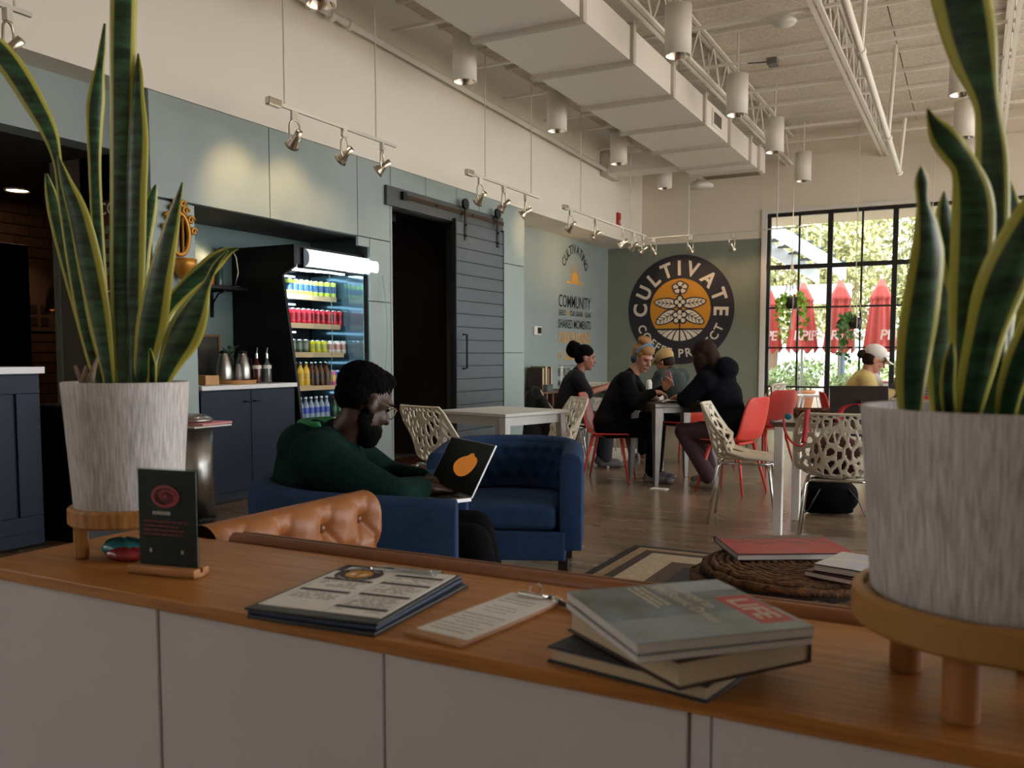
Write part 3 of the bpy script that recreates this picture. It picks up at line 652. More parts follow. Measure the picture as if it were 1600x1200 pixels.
# ---------------------------------------------------------------- column: gilt mirror, paper; far left
gold = mat('gilt', '#b07a2c', .4, metal=.55)
gm = thing('gilt_mirror', 'ornate gilt oval mirror frame with scrolls above a gold urn', 'mirror', (WX, 4.6, 1.66), world=True)
cx, cy, cz = WX + .02, 4.6, 2.05
M().tube([(cx, cy + .085 * math.cos(a), cz + .15 * math.sin(a)) for a in [2 * PI * k / 32 for k in range(32)]], .018, 8, closed=True).obj('frame_ring', gold, gm, smooth=True)
M().prism([(.08 * math.cos(2 * PI * k / 24), .145 * math.sin(2 * PI * k / 24)) for k in range(24)], (WX + .002, cy, cz), (0, 1, 0), (0, 0, 1), .006).obj('mirror_glass', mat('mirror_dark', '#55514a', .08, metal=1), gm)
for s in (-1, 1):
    for k, (dy, dz, r) in enumerate(((.05, .17, .035), (.1, .11, .035), (.125, .03, .03), (.03, .215, .03))):
        M().tube([(cx + .01, cy + s * (dy + r * (1 - t / 14) * math.cos(t * .7)), cz + dz + r * (1 - t / 14) * math.sin(t * .7)) for t in range(12)], .011, 6).obj('scroll', gold, gm, smooth=True)
    M().tube([(cx, cy + s * .03, cz - .14), (cx, cy + s * .03, cz + .12)], .008, 6).obj('inner_bar', gold, gm)
M().ell((cx, cy, cz + .22), (.02, .025, .045)).obj('finial', gold, gm, smooth=True)
ur = thing('gold_urn', 'gold urn-shaped wall bracket under the gilt mirror', 'wall bracket', (WX + .06, 4.6, 1.62))
M().lathe([(0, 0), (.02, 0), (.035, .03), (.02, .06), (.02, .09), (.06, .14), (.085, .2), (.09, .245), (.08, .25), (0, .25)], n=24).obj('bowl', gold, ur, smooth=True)
M().ell((0, 0, -.01), (.025, .025, .03)).obj('drop', gold, ur, smooth=True)
fp = thing('framed_notice', 'framed white paper notice on the green column', 'notice', (WX, 4.59, 1.2), world=True)
M().bb((WX + .001, 4.49, 1.205), (WX + .012, 4.7, 1.495)).obj('frame', mat('thin_frame', '#3a3d40', .4), fp)
M().bb((WX + .011, 4.498, 1.213), (WX + .014, 4.692, 1.487)).obj('paper', mat('paper', '#dcd9d2', .7), fp)
po = thing('wall_poster', 'dark red illustrated poster with white capitals on the grey return wall', 'poster', (-5.45, 4.37, 1.6), world=True)
M().bb((-5.72, 4.35, 1.6), (-5.2, 4.368, 2.29)).obj('sheet', mat('poster_red', '#5a1d1f', .5, noise=.6, nscale=14, hex2='#23211f'), po)
px_ = M(); px_.text('CO', (-5.7, 4.349, 2.19), (1, 0, 0), (0, 0, 1), .12, 0, .01, 'LEFT'); px_.text('UR', (-5.66, 4.349, 1.63), (1, 0, 0), (0, 0, 1), .12, 0, .01, 'LEFT'); px_.text('X', (-5.3, 4.349, 1.63), (1, 0, 0), (0, 0, 1), .12, 0, .01, 'LEFT')
px_.obj('lettering', white_paint, po)
art = M()
for k in range(16):
    art.ell((-5.62 + (k % 4) * .11, 4.35, 1.78 + (k // 4) * .1), (.035, .003, .03), Matrix.Rotation(k, 3, 'Y'), 10)
art.obj('printed_shapes', mat('poster_teal', '#6e7f6a', .6), po)
sc = thing('service_counter', 'navy panelled service counter with white top at far left', 'counter', (-5.3, 2.4, 0), world=True)
M().bb((-5.9, .8, .02), (-5.04, 3.39, 1.06)).obj('carcass', navy, sc)
M().bb((-5.95, .78, 1.06), (-5.01, 3.41, 1.1)).obj('counter_top', qz, sc)
for a, b in (((.82, .1), (3.38, .2)), ((.82, .94), (3.38, 1.05)), ((.82, .2), (.92, .94)), ((3.23, .2), (3.38, .94)), ((2.1, .2), (2.22, .94))): M().bb((-5.04, a[0], a[1]), (-5.022, b[0], b[1])).obj('panel_rail', navy, sc, bevel=.003)
bi = thing('black_bin', 'black rubbish bin standing behind the left plant pot', 'bin', (-4.95, 3.75, 0), world=True)
M().bb((-5.3, 3.5, 0), (-4.85, 4.0, .78)).obj('body', mat('bin_black', '#0d0d0e', .35), bi, bevel=.02)
M().bb((-5.32, 3.48, .78), (-4.83, 4.02, .86)).obj('lid', black, bi, bevel=.02)
M().bb((-4.852, 3.6, .6), (-4.845, 3.9, .72)).obj('sticker', mat('sticker_blue', '#2e3450', .5), bi)
tf = thing('tall_appliance', 'tall black appliance behind the service counter', 'appliance', (-7.6, 4.9, 0), world=True)
M().bb((-7.95, 4.2, 0), (-7.3, 4.86, 2.12)).obj('body', black, tf, bevel=.01)
M().bb((-7.302, 4.22, .1), (-7.29, 4.84, 2.08)).obj('door', black_gloss, tf)
ch = thing('wall_chart', 'pale paper chart pinned on the brown brick wall', 'chart', (-8.0, 5.4, 1.3), world=True)
M().bb((-8.0, 5.27, 1.4), (-7.99, 5.6, 2.0)).obj('sheet', mat('chart_paper', '#6a5545', .7), ch)
for k in range(4): M().bb((-7.99, 5.3 + (k % 2) * .12, 1.45 + (k // 2) * .12), (-7.986, 5.38 + (k % 2) * .12, 1.53 + (k // 2) * .12)).obj('printed_block', dark_brown, ch)
cp = thing('copper_pendant', 'copper-rimmed glass pendant in the dim service area', 'pendant lamp', (-7.3, 5.12, 1.55))
M().lathe([(.11, 0), (.12, .02), (.11, .04)], n=20, cap=False).obj('rim', mat('copper', '#c06a3a', .25, metal=1), cp, smooth=True)
M().lathe([(.11, .02), (.09, .2), (.03, .27), (0, .27)], n=20, cap=False).obj('glass_shade', mat('smoke_glass', '#3a302a', .1, trans=.7), cp, smooth=True)
M().cyl((0, 0, .27), (0, 0, 1.07), .004, n=6).obj('cord', black, cp)
dwn = thing('downlight', 'round recessed downlight glowing in the dark service ceiling', 'downlight', (-7.5, 4.91, 2.6), world=True)
M().lathe([(.0, 2.612), (.085, 2.612)], (-7.5, 4.91, 0), 20, cap=False).obj('lens', mat('downlight_em', '#ffd7a0', .5, emit=8), dwn)
M().lathe([(.085, 2.61), (.1, 2.605), (.105, 2.62)], (-7.5, 4.91, 0), 20, cap=False).obj('trim_ring', white_paint, dwn)
spot('downlight_light', (-7.5, 4.91, 2.58), (-7.7, 5.2, 0), 8, 90, (1, .6, .35))
# steel bin with papers
tb = thing('steel_bin', 'brushed steel step bin with papers caught under its lid', 'bin', (-4.92, 4.44, 0))
def semi(r, z0, z1):
    return None
M().lathe([(0, .03), (.17, .03), (.17, .66), (0, .66)], n=32, sx=1, sy=.85).obj('body', brushed, tb, smooth=False)
tb.children[0].data.polygons.foreach_set('use_smooth', [len(p.vertices) == 4 for p in tb.children[0].data.polygons])
M().lathe([(0, 0), (.175, 0), (.175, .03), (0, .03)], n=32, sy=.85).obj('base', black, tb)
M().lathe([(.17, .70), (.175, .72), (.12, .75), (0, .76)], n=32, sy=.85).obj('lid', brushed, tb, smooth=True)
M().bb((.13, -.07, .015), (.23, .07, .035)).obj('pedal', black, tb, bevel=.006)
M().box((.05, .02, .675), (.33, .34, .012), .3).obj('paper_sheet', mat('paper', '#dcd9d2', .7), tb)
M().box((.06, .03, .692), (.33, .32, .014), .45).obj('pink_folder', mat('pink', '#d98f93', .6), tb)
tb.rotation_euler = (0, 0, -.3)

# ---------------------------------------------------------------- foreground cabinet
WT_Y0, WT_Y1, WT_Z = .965, 1.335, .78
cabw = mat('cabinet_white', '#cfcace', .55, noise=.04, nscale=3)
wt = thing('cabinet_worktop', 'long oak worktop over the white cabinets in the foreground', 'worktop', (0, 1.15, WT_Z - .02), world=True)
M().bb((-1.655, WT_Y0, WT_Z - .02), (1.7, WT_Y1, WT_Z)).obj('board', oak, wt, bevel=.0015, seg=1)
units = [(-1.64, -1.153, [(-1.636, -1.168)], 'white low cabinet at the left end under the oak worktop'), (-1.153, -.268, [(-1.14, -.7165), (-.7135, -.283)], 'white two-door low cabinet in the middle of the foreground'),
         (-.268, .62, [(-.254, .18), (.183, .607)], 'white low cabinet under the books and right plant')]
for x0, x1, drs, lb in units:
    c = thing('low_cabinet', lb, 'cabinet', ((x0 + x1) / 2, 1.15, 0), group='white cabinets under the oak worktop', world=True)
    M().bb((x0 + .001, .992, .02), (x1 - .001, WT_Y1 - .01, WT_Z - .021)).obj('body', cabw, c)
    for a, b in drs: M().bb((a, .974, .05), (b, .991, WT_Z - .022)).obj('door', cabw, c, bevel=.0015, seg=1)
    if x0 > -1.5: M().bb((x0 - .012, .977, .03), (x0 + .011, .992, WT_Z - .022)).obj('filler_strip', cabw, c)
    M().bb((x0 + .002, 1.0, 0), (x1 - .002, WT_Y1 - .03, .02)).obj('plinth', cabw, c)
# ---------------------------------------------------------------- potted snake plants
leaf_m = attr_mat('snake_leaf', '#2f5236', '#b3b04c', 'edge')
_r = leaf_m.node_tree.nodes
pot_m = mat('pot_white', '#cfcac8', .6, noise=.16, nscale=5, stretch=(60, 60, 2.5), hex2='#9d9897')
soil = mat('soil', '#1a1410', .9, bump=.6, bscale=80)
LEAVES_A = [
(10, [(-1.467, 1.16, 1.108, 0.0112), (-1.465, 1.161, 1.213, 0.0162), (-1.462, 1.162, 1.36, 0.0199), (-1.456, 1.166, 1.602, 0.0199), (-1.449, 1.169, 1.78, 0.0199), (-1.442, 1.173, 1.932, 0.0187), (-1.437, 1.176, 2.059, 0.0112), (-1.433, 1.177, 2.139, 0.0012)]),
(-20, [(-1.449, 1.169, 1.108, 0.0112), (-1.445, 1.168, 1.213, 0.0161), (-1.438, 1.168, 1.36, 0.0211), (-1.43, 1.168, 1.48, 0.0223), (-1.426, 1.174, 1.582, 0.0198), (-1.426, 1.178, 1.661, 0.0124), (-1.427, 1.182, 1.704, 0.0087), (-1.429, 1.187, 1.742, 0.0012)]),
(25, [(-1.491, 1.147, 1.108, 0.0075), (-1.507, 1.15, 1.263, 0.0088), (-1.52, 1.155, 1.412, 0.0088), (-1.53, 1.161, 1.536, 0.0089), (-1.535, 1.168, 1.624, 0.0115), (-1.535, 1.174, 1.674, 0.0115), (-1.532, 1.181, 1.731, 0.0064), (-1.532, 1.187, 1.763, 0.0051), (-1.53, 1.194, 1.817, 0.0013)]),
(15, [(-1.504, 1.14, 1.108, 0.0075), (-1.528, 1.128, 1.213, 0.0087), (-1.544, 1.119, 1.336, 0.01), (-1.557, 1.113, 1.446, 0.0087), (-1.566, 1.108, 1.536, 0.0062), (-1.579, 1.101, 1.596, 0.0124), (-1.604, 1.086, 1.655, 0.0174), (-1.631, 1.071, 1.708, 0.0186), (-1.657, 1.055, 1.749, 0.0174), (-1.687, 1.038, 1.784, 0.0099), (-1.706, 1.027, 1.801, 0.0012)]),
(-15, [(-1.489, 1.148, 1.108, 0.01), (-1.487, 1.124, 1.249, 0.0209), (-1.484, 1.101, 1.356, 0.0242), (-1.485, 1.084, 1.433, 0.0204), (-1.491, 1.07, 1.487, 0.0108), (-1.493, 1.058, 1.533, 0.0012)]),
(30, [(-1.508, 1.138, 1.108, 0.0062), (-1.548, 1.135, 1.239, 0.0075), (-1.586, 1.134, 1.352, 0.0089), (-1.608, 1.132, 1.433, 0.0102), (-1.619, 1.13, 1.484, 0.0077), (-1.63, 1.128, 1.526, 0.0013)]),
(20, [(-1.445, 1.171, 1.108, 0.0075), (-1.447, 1.187, 1.263, 0.01), (-1.45, 1.202, 1.376, 0.0114), (-1.446, 1.214, 1.446, 0.0115), (-1.443, 1.221, 1.477, 0.0077), (-1.44, 1.228, 1.504, 0.0013)]),
(-12, [(-1.437, 1.175, 1.108, 0.0137), (-1.406, 1.166, 1.188, 0.0221), (-1.376, 1.156, 1.248, 0.0266), (-1.346, 1.149, 1.318, 0.0227), (-1.319, 1.152, 1.393, 0.0143), (-1.298, 1.152, 1.443, 0.0071), (-1.279, 1.15, 1.481, 0.0012)]),
(10, [(-1.434, 1.177, 1.108, 0.0075), (-1.421, 1.196, 1.189, 0.01), (-1.409, 1.215, 1.254, 0.0126), (-1.381, 1.243, 1.302, 0.0152), (-1.352, 1.262, 1.333, 0.0153), (-1.328, 1.276, 1.359, 0.0127), (-1.309, 1.288, 1.374, 0.0064), (-1.295, 1.298, 1.38, 0.0013)]),
(-10, [(-1.403, 1.193, 1.108, 0.01), (-1.373, 1.193, 1.16, 0.021), (-1.339, 1.195, 1.211, 0.0306), (-1.308, 1.196, 1.255, 0.0243), (-1.279, 1.2, 1.301, 0.0072), (-1.255, 1.201, 1.336, 0.0048), (-1.227, 1.205, 1.362, 0.0012)]),
(0, [(-1.416, 1.186, 1.108, 0.0062), (-1.369, 1.148, 1.152, 0.006), (-1.348, 1.127, 1.182, 0.0012)])]
LEAVES_B = [
(-15, [(0.016, 1.127, 1.098, 0.013), (0.014, 1.124, 1.209, 0.0144), (0.011, 1.121, 1.315, 0.0144), (0.008, 1.117, 1.384, 0.0136), (0.004, 1.113, 1.425, 0.0114), (-0.001, 1.111, 1.453, 0.0122), (-0.012, 1.106, 1.494, 0.0186), (-0.023, 1.102, 1.542, 0.0237), (-0.034, 1.098, 1.596, 0.0258), (-0.046, 1.093, 1.664, 0.0173), (-0.053, 1.09, 1.711, 0.0007)]),
(-10, [(-0.011, 1.112, 1.098, 0.0115), (-0.009, 1.098, 1.223, 0.0185), (-0.007, 1.084, 1.291, 0.0189), (-0.009, 1.067, 1.336, 0.0166), (-0.017, 1.051, 1.366, 0.0116), (-0.028, 1.041, 1.383, 0.0116), (-0.039, 1.031, 1.397, 0.0102), (-0.048, 1.023, 1.411, 0.0047), (-0.053, 1.015, 1.422, 0.0007)]),
(8, [(-0.063, 1.085, 1.098, 0.0108), (-0.061, 1.065, 1.145, 0.0169), (-0.057, 1.046, 1.187, 0.0187), (-0.052, 1.028, 1.227, 0.0177), (-0.047, 1.009, 1.272, 0.0166), (-0.049, 1, 1.3, 0.0119), (-0.053, 0.991, 1.323, 0.0052), (-0.054, 0.983, 1.341, 0.0059), (-0.055, 0.975, 1.349, 0.0039), (-0.055, 0.967, 1.355, 0.0006)]),
(-8, [(-0.007, 1.115, 1.094, 0.0115), (0.001, 1.076, 1.146, 0.0166), (0.009, 1.038, 1.193, 0.0173), (0.02, 1.006, 1.237, 0.0205), (0.036, 0.999, 1.279, 0.0202), (0.059, 0.996, 1.326, 0.0149), (0.081, 0.991, 1.361, 0.0006)]),
(12, [(0.014, 1.126, 1.098, 0.0086), (-0.001, 1.13, 1.181, 0.0124), (-0.015, 1.135, 1.239, 0.0147), (-0.029, 1.137, 1.287, 0.0141), (-0.037, 1.139, 1.328, 0.0104), (-0.04, 1.145, 1.358, 0.0008)]),
(0, [(0.024, 1.131, 1.098, 0.0086), (0.028, 1.177, 1.226, 0.012), (0.031, 1.223, 1.327, 0.0124), (0.027, 1.237, 1.367, 0.0087), (0.022, 1.251, 1.399, 0.0008)]),
(15, [(0.05, 1.144, 1.094, 0.0101), (0.053, 1.126, 1.181, 0.0184), (0.062, 1.11, 1.256, 0.0194), (0.07, 1.111, 1.323, 0.0124), (0.077, 1.111, 1.369, 0.0007)]),
(-10, [(0.03, 1.134, 1.094, 0.0086), (0.035, 1.076, 1.139, 0.0122), (0.044, 1.019, 1.18, 0.0128), (0.061, 1.001, 1.223, 0.01), (0.079, 0.983, 1.251, 0.0006)]),
(0, [(-0.024, 1.105, 1.098, 0.0058), (-0.026, 1.035, 1.133, 0.0061), (-0.024, 0.983, 1.164, 0.0051), (-0.022, 0.957, 1.182, 0.0006)]),
(10, [(-0.034, 1.1, 1.098, 0.0086), (-0.037, 1.153, 1.166, 0.0151), (-0.036, 1.208, 1.237, 0.0158), (-0.039, 1.226, 1.277, 0.008), (-0.042, 1.245, 1.303, 0.0008)])]

def crom(pts, k=7):
    out = []
    n = len(pts)
    for i in range(n - 1):
        p0, p1, p2, p3 = pts[max(i - 1, 0)], pts[i], pts[i + 1], pts[min(i + 2, n - 1)]
        for j in range(k):
            t = j / k
            out.append(tuple(.5 * (2 * b + (c - a) * t + (2 * a - 5 * b + 4 * c - d) * t * t + (3 * b - a - 3 * c + d) * t ** 3) for a, b, c, d in zip(p0, p1, p2, p3)))
    out.append(pts[-1]); return out
Rv = Vector((math.cos(math.radians(27.8)), math.sin(math.radians(27.8)), 0)); Fv = Vector((-Rv.y, Rv.x, 0))
def leaf(t, tw, pts):
    m = M(); m.at = []; P = crom([tuple(p) for p in pts]); ts = (-1, -.82, -.62, -.3, 0, .3, .62, .82, 1); vs = []
    for i, p in enumerate(P):
        a = math.radians(tw + 6 * math.sin(i * .25)); c = Vector(p[:3])
        tan = Vector(P[min(i + 1, len(P) - 1)][:3]) - Vector(P[max(i - 1, 0)][:3]); tan.normalize()
        wd = Rv * math.cos(a) + Fv * math.sin(a); wd = (wd - tan * wd.dot(tan)).normalized(); nr = tan.cross(wd)
        h = 1.13 * max(p[3], .0008) / max(.5, abs(math.cos(a)))
        for s in ts: vs.append(c + wd * (h * s) + nr * (h * .38 * (s * s - .4))); m.at.append(abs(s))
    k = len(ts); m.add(vs, [(i * k + j, i * k + j + 1, (i + 1) * k + j + 1, (i + 1) * k + j) for i in range(len(P) - 1) for j in range(k - 1)])
    return m.obj('leaf', leaf_m, t, smooth=True, solid=.0025)
def snake_plant(label, c, rim, bot, z0, z1, leaves):
    t = thing('snake_plant', label, 'potted plant', (c[0], c[1], z0), world=True)
    prof = [(0, z0), (bot * .97, z0), (bot, z0 + .006)] + [(bot + (rim - bot) * k / 6, z0 + .006 + (z1 - z0 - .006) * k / 6) for k in range(1, 7)] + [(rim - .002, z1 + .002), (rim - .01, z1), (rim - .012, z1 - .035)]
    n = 160; m = M(); m.lathe(prof, (c[0], c[1], 0), n, cap=False)
    rg = random.Random(2); am = [rg.random() for _ in range(n)]
    for j in range(1, 9):
        for i in range(n):
            v = m.v[j * n + i]; k = 1 - (.006 * am[i] * (1 if i % 2 else .2))
            m.v[j * n + i] = (c[0] + (v[0] - c[0]) * k, c[1] + (v[1] - c[1]) * k, v[2])
    m.obj('pot', pot_m, t, smooth=True)
    M().lathe([(0, z1 - .03), (rim - .012, z1 - .03)], (c[0], c[1], 0), 40, cap=False).obj('soil', soil, t)
    for tw, pts in leaves: leaf(t, tw, pts)
    return t
pa = snake_plant('left snake plant in ribbed white pot, tallest leaf reaching past the ceiling line', (-1.464, 1.165), .1157, .0995, .873, 1.117, LEAVES_A)
M().tube([(-1.487, 1.09, 1.085), (-1.482, 1.088, 1.125), (-1.476, 1.088, 1.15)], [.006, .008, .002], 8).tube([(-1.482, 1.088, 1.11), (-1.497, 1.08, 1.15)], [.007, .003], 8).tube([(-1.47, 1.09, 1.12), (-1.452, 1.095, 1.168)], [.008, .002], 8).obj('dried_sheath', mat('dried', '#9c8672', .8, noise=.4, nscale=40), pa, smooth=True)
pb = snake_plant('right snake plant in large ribbed white pot at the picture edge', (.036, 1.137), .158, .142, .893, 1.11, LEAVES_B)
def stand(label, c, r, zt, legs, lr, th, square=False):
    t = thing('plant_stand', label, 'plant stand', (c[0], c[1], WT_Z), group='wooden plant stands', world=True)
    M().lathe([(0, zt - th), (r - .004, zt - th), (r, zt - th + .004), (r, zt + .004), (r - .004, zt + .008), (r - .012, zt + .008), (r - .014, zt), (0, zt)], (c[0], c[1], 0), 48).obj('disc', bamboo if square else mat('beech', '#a97a3c', .45, noise=.15, nscale=4), t, smooth=False)
    for a in legs:
        p = (c[0] + lr * math.cos(a), c[1] + lr * math.sin(a))
        if square: M().box((p[0], p[1], (zt - th + WT_Z) / 2), (.026, .026, zt - th - WT_Z), a).obj('leg', bamboo, t, bevel=.004)
        else: M().cyl((p[0], p[1], WT_Z), (p[0], p[1], zt - th), .019, n=24).obj('leg', mat('beech_leg', '#a06a3a', .4), t, smooth=False, bevel=.002)
stand('small bamboo stand under the left snake plant pot', (-1.464, 1.165), .111, .872, [math.radians(q) for q in (-122, -5, 115)], .088, .026, True)
stand('round beech stand with dowel legs under the right plant pot', (.036, 1.137), .162, .892, [math.atan2(1.035 - 1.137, -.003 - .036) + k * PI / 2 for k in range(4)], .109, .032)
# ---------------------------------------------------------------- things on the worktop
Zt = WT_Z
sg = thing('table_sign', 'black menu card in clear holder on a small wood base', 'sign', (-1.265, 1.083, Zt), rz=.16)
M().bb((-.072, -.022, 0), (.072, -.003, .016)).bb((-.072, .003, 0), (.072, .02, .016)).bb((-.072, -.022, 0), (.072, .02, .008)).obj('base', mat('pine', '#b9814c', .5, noise=.2, nscale=12), sg, bevel=.002)
M().bb((-.062, -.003, .01), (.066, -.0015, .19)).bb((-.062, .0015, .01), (.066, .003, .19)).obj('acrylic', glass, sg)
M().bb((-.06, -.0013, .012), (.064, .0013, .187)).obj('card', mat('card_black', '#171414', .5), sg)
sgt = M(); sr = mat('sign_red', '#a3303c', .5)
def oval(m, c, rx, rz, y, n=28): m.prism([(rx * math.cos(2 * PI * k / n), rz * math.sin(2 * PI * k / n)) for k in range(n)], (c[0], y, c[1]), (1, 0, 0), (0, 0, 1), .0002)
e1 = M(); oval(e1, (0, .14), .03, .02, -.0032); e1.obj('oval_badge', sr, sg)
e1 = M()
for k in range(6): e1.tube([(.024 * math.cos(t) * (1 - k * .14), -.0036, .14 + .015 * math.sin(t) * (1 - k * .14)) for t in [2 * PI * j / 20 + k for j in range(16)]], .0009, 4)
e1.obj('badge_lines', mat('card_black', '#171414', .5), sg)
e1 = M()
for k, (z, wd, x) in enumerate(((.093, .096, -.048), (.085, .075, -.048), (.0775, .088, -.048), (.07, .086, -.048))):
    xx = x
    rg = random.Random(k)
    while xx < x + wd:
        l = .006 + rg.random() * .012; e1.bb((xx, -.0036, z), (min(xx + l, x + wd), -.0032, z + .003)); xx += l + .002
e1.obj('red_print', mat('sign_red_dim', '#7a2c34', .6), sg)
e1 = M(); x = -.028
for l in (.004, .003, .005, .004, .003, .004, .006): e1.bb((x, -.0036, .107), (x + l, -.0032, .113)); x += l + .0015
for x in (-.034, .034): e1.ell((x, -.0034, .042), (.003, .0006, .004))
e1.obj('white_print', mat('print_grey', '#b9b4b0', .6), sg)
rk = thing('ceramic_shell', 'glazed teal and red ceramic shell on the worktop by the left pot', 'ornament', (-1.425, 1.125, Zt), rz=.3)
def shell(m, c, r, sd, lo=-1, hi=1):
    m.ell(c, r, None, 28)
    for i in range(len(m.v)):
        v = Vector(m.v[i]) - Vector(c); a = math.atan2(v.y, v.x); k = 1 + .1 * math.sin(7 * a + sd) + .06 * math.sin(13 * a)
        m.v[i] = (c[0] + v.x * k, c[1] + v.y * k, max(0.0, c[2] + v.z * (1 + .15 * math.sin(5 * a + sd))))
m = M(); shell(m, (-.012, .01, .022), (.045, .032, .017), 0); m.obj('teal_half', mat('teal_glaze', '#2f7f88', .2, noise=.3, nscale=30), rk, smooth=True)
m = M(); shell(m, (.012, -.012, .014), (.042, .026, .013), 2); m.obj('red_half', mat('red_glaze', '#8c2f33', .2, noise=.3, nscale=30), rk, smooth=True)
# clipboards
paper = mat('paper', '#dcd9d2', .7); ink = mat('ink', '#3a3735', .7); gold_flat = mat('logo_gold', '#c98a22', .6); cream = mat('logo_cream', '#ded2c0', .7); navy_flat = mat('logo_navy', '#25222b', .6)
def board(label, name, c, rz, w, l, z, th, m_):
    t = thing(name, label, 'clipboard', (c[0], c[1], z), rz=rz)
    M().bb((-w / 2, -l / 2, 0), (w / 2, l / 2, th)).obj('board', m_, t, bevel=.0015)
    return t
cblk = mat('board_black', '#17191b', .45); cblue = mat('board_blue', '#1f3357', .5)
board('black clipboard lowest in the menu clipboard stack', 'clipboard', (-.845, 1.102), .07, .222, .29, Zt, .006, cblk)
board('blue clipboard sandwiched in the middle of the menu stack', 'clipboard', (-.852, 1.105), .105, .22, .285, Zt + .006, .006, cblue)
c = board('black clipboard on top of the stack holding the printed menu', 'clipboard', (-.857, 1.107), .125, .225, .29, Zt + .012, .004, cblk)
pz = .0052
M().bb((-.104, -.122, .004), (.104, .138, .005)).obj('menu_sheet', paper, c)
M().bb((-.05, .118, .005), (.075, .15, .007)).obj('clip_plate', chrome, c)
M().tube([(-.045, .118, .006), (-.045, .112, .014), (.07, .112, .014), (.07, .118, .006)], .0025, 6).obj('clip_wire', chrome, c)
pr = M()
for (x0, x1, y, rows_) in ((-.095, -.005, .04, 5), (-.095, -.005, -.03, 5), (.01, .098, .095, 4), (.01, .098, .045, 6), (.01, .098, -.025, 7), (.01, .098, -.095, 1)):
    pr.bb((x0, y, pz), (x1, y + .011, pz + .0002))
    rg = random.Random(int(x0 * 1e4 + y * 1e3))
    for r in range(rows_):
        yy = y - .009 - r * .0075; xx = x0 + .008
        while xx < x1 - .012:
            l = .005 + rg.random() * .012; 
            if rg.random() < .8: pr.bb((xx, yy, pz), (min(xx + l, x1 - .004), yy + .0022, pz + .0002), 1)
            xx += l + .003
    pr.bb((x0, y - .055 if rows_ > 4 else y - .04, pz), (x0 + .001, y, pz + .0001), 1)
pr.obj('menu_print', [ink, mat('print_lt', '#8f8a84', .7)], c)
bg_ = M(); bg_.prism([(-.052 + .042 * math.cos(2 * PI * k / 36), .085 + .042 * math.sin(2 * PI * k / 36)) for k in range(36)], (0, 0, pz), (1, 0, 0), (0, 1, 0), .0001, 0)
bg_.prism([(-.052 + .024 * math.cos(2 * PI * k / 30), .085 + .024 * math.sin(2 * PI * k / 30)) for k in range(30)], (0, 0, pz + .0002), (1, 0, 0), (0, 1, 0), .0001, 1)
bg_.bb((-.104, .128, pz), (-.02, .138, pz + .0001), 0); bg_.bb((-.104, .095, pz), (-.092, .138, pz + .0001), 0)
arc_text(bg_, 'CULTIVATE', (-.052, .085, pz + .0002), (1, 0, 0), (0, 1, 0), .028, .011, 90, 2, .01, .15, False, .0002)
arc_text(bg_, 'COFFEE PROJECT', (-.052, .085, pz + .0002), (1, 0, 0), (0, 1, 0), .0385, .008, 270, 2, .01, .12, True, .0002)
for s in (-1, 1):
    for zz in (.085, .078): bg_.ell((-.052 + s * .01, zz, pz + .0004), (.008, .003, .0002), Matrix.Rotation(s * .4, 3, 'Z'), 10, 2)
bg_.bb((-.0525, .066, pz + .0003), (-.0515, .1, pz + .0005), 0)
bg_.obj('round_logo', [navy_flat, gold_flat, cream], c)
c = board('narrow wooden clipboard with a white menu strip and bulldog clip', 'menu_board', (-.628, 1.113), -.14, .103, .25, Zt, .006, mat('board_wood', '#a97a50', .5))
M().bb((-.042, -.108, .006), (.048, .12, .007)).obj('menu_sheet', paper, c)
m = M(); rg = random.Random(9)
for r in range(14):
    y = .085 - r * .0135; wd = .02 + rg.random() * .02; xx = -wd
    if r in (2, 6): continue
    while xx < wd:
        l = .004 + rg.random() * .008; m.bb((xx, y, .0072), (min(xx + l, wd), y + (.0028 if r in (0, 7, 13) else .0018), .0074)); xx += l + .002
m.obj('menu_print', MATS['print_lt'], c)
b = M().bb((-.022, .108, .007), (.026, .124, .012)).cyl((-.022, .112, .012), (.026, .112, .012), .004, n=8).obj('bulldog_clip', chrome, c, bevel=.001)
M().tube([(-.006, .118, .01), (-.008, .126, .022), (.004, .13, .026), (.012, .126, .022), (.01, .118, .01)], .0015, 6).obj('clip_loop', chrome, c)
# pen
pn = thing('ballpoint_pen', 'clear ballpoint pen with silver cap lying by the magazine', 'pen', (-.545, 1.215, Zt), rz=-.55)
M().cyl((-.02, 0, .006), (.09, 0, .006), .0045, n=10).obj('barrel', mat('pen_dark', '#30363f', .2), pn, smooth=True)
M().cyl((-.045, 0, .006), (-.02, 0, .006), .0065, n=10).obj('cap', chrome, pn, smooth=True)
M().cyl((-.015, 0, .0105), (.03, 0, .0105), .0012, n=6).obj('pen_stripe', mat('pink', '#d98f93', .6), pn)
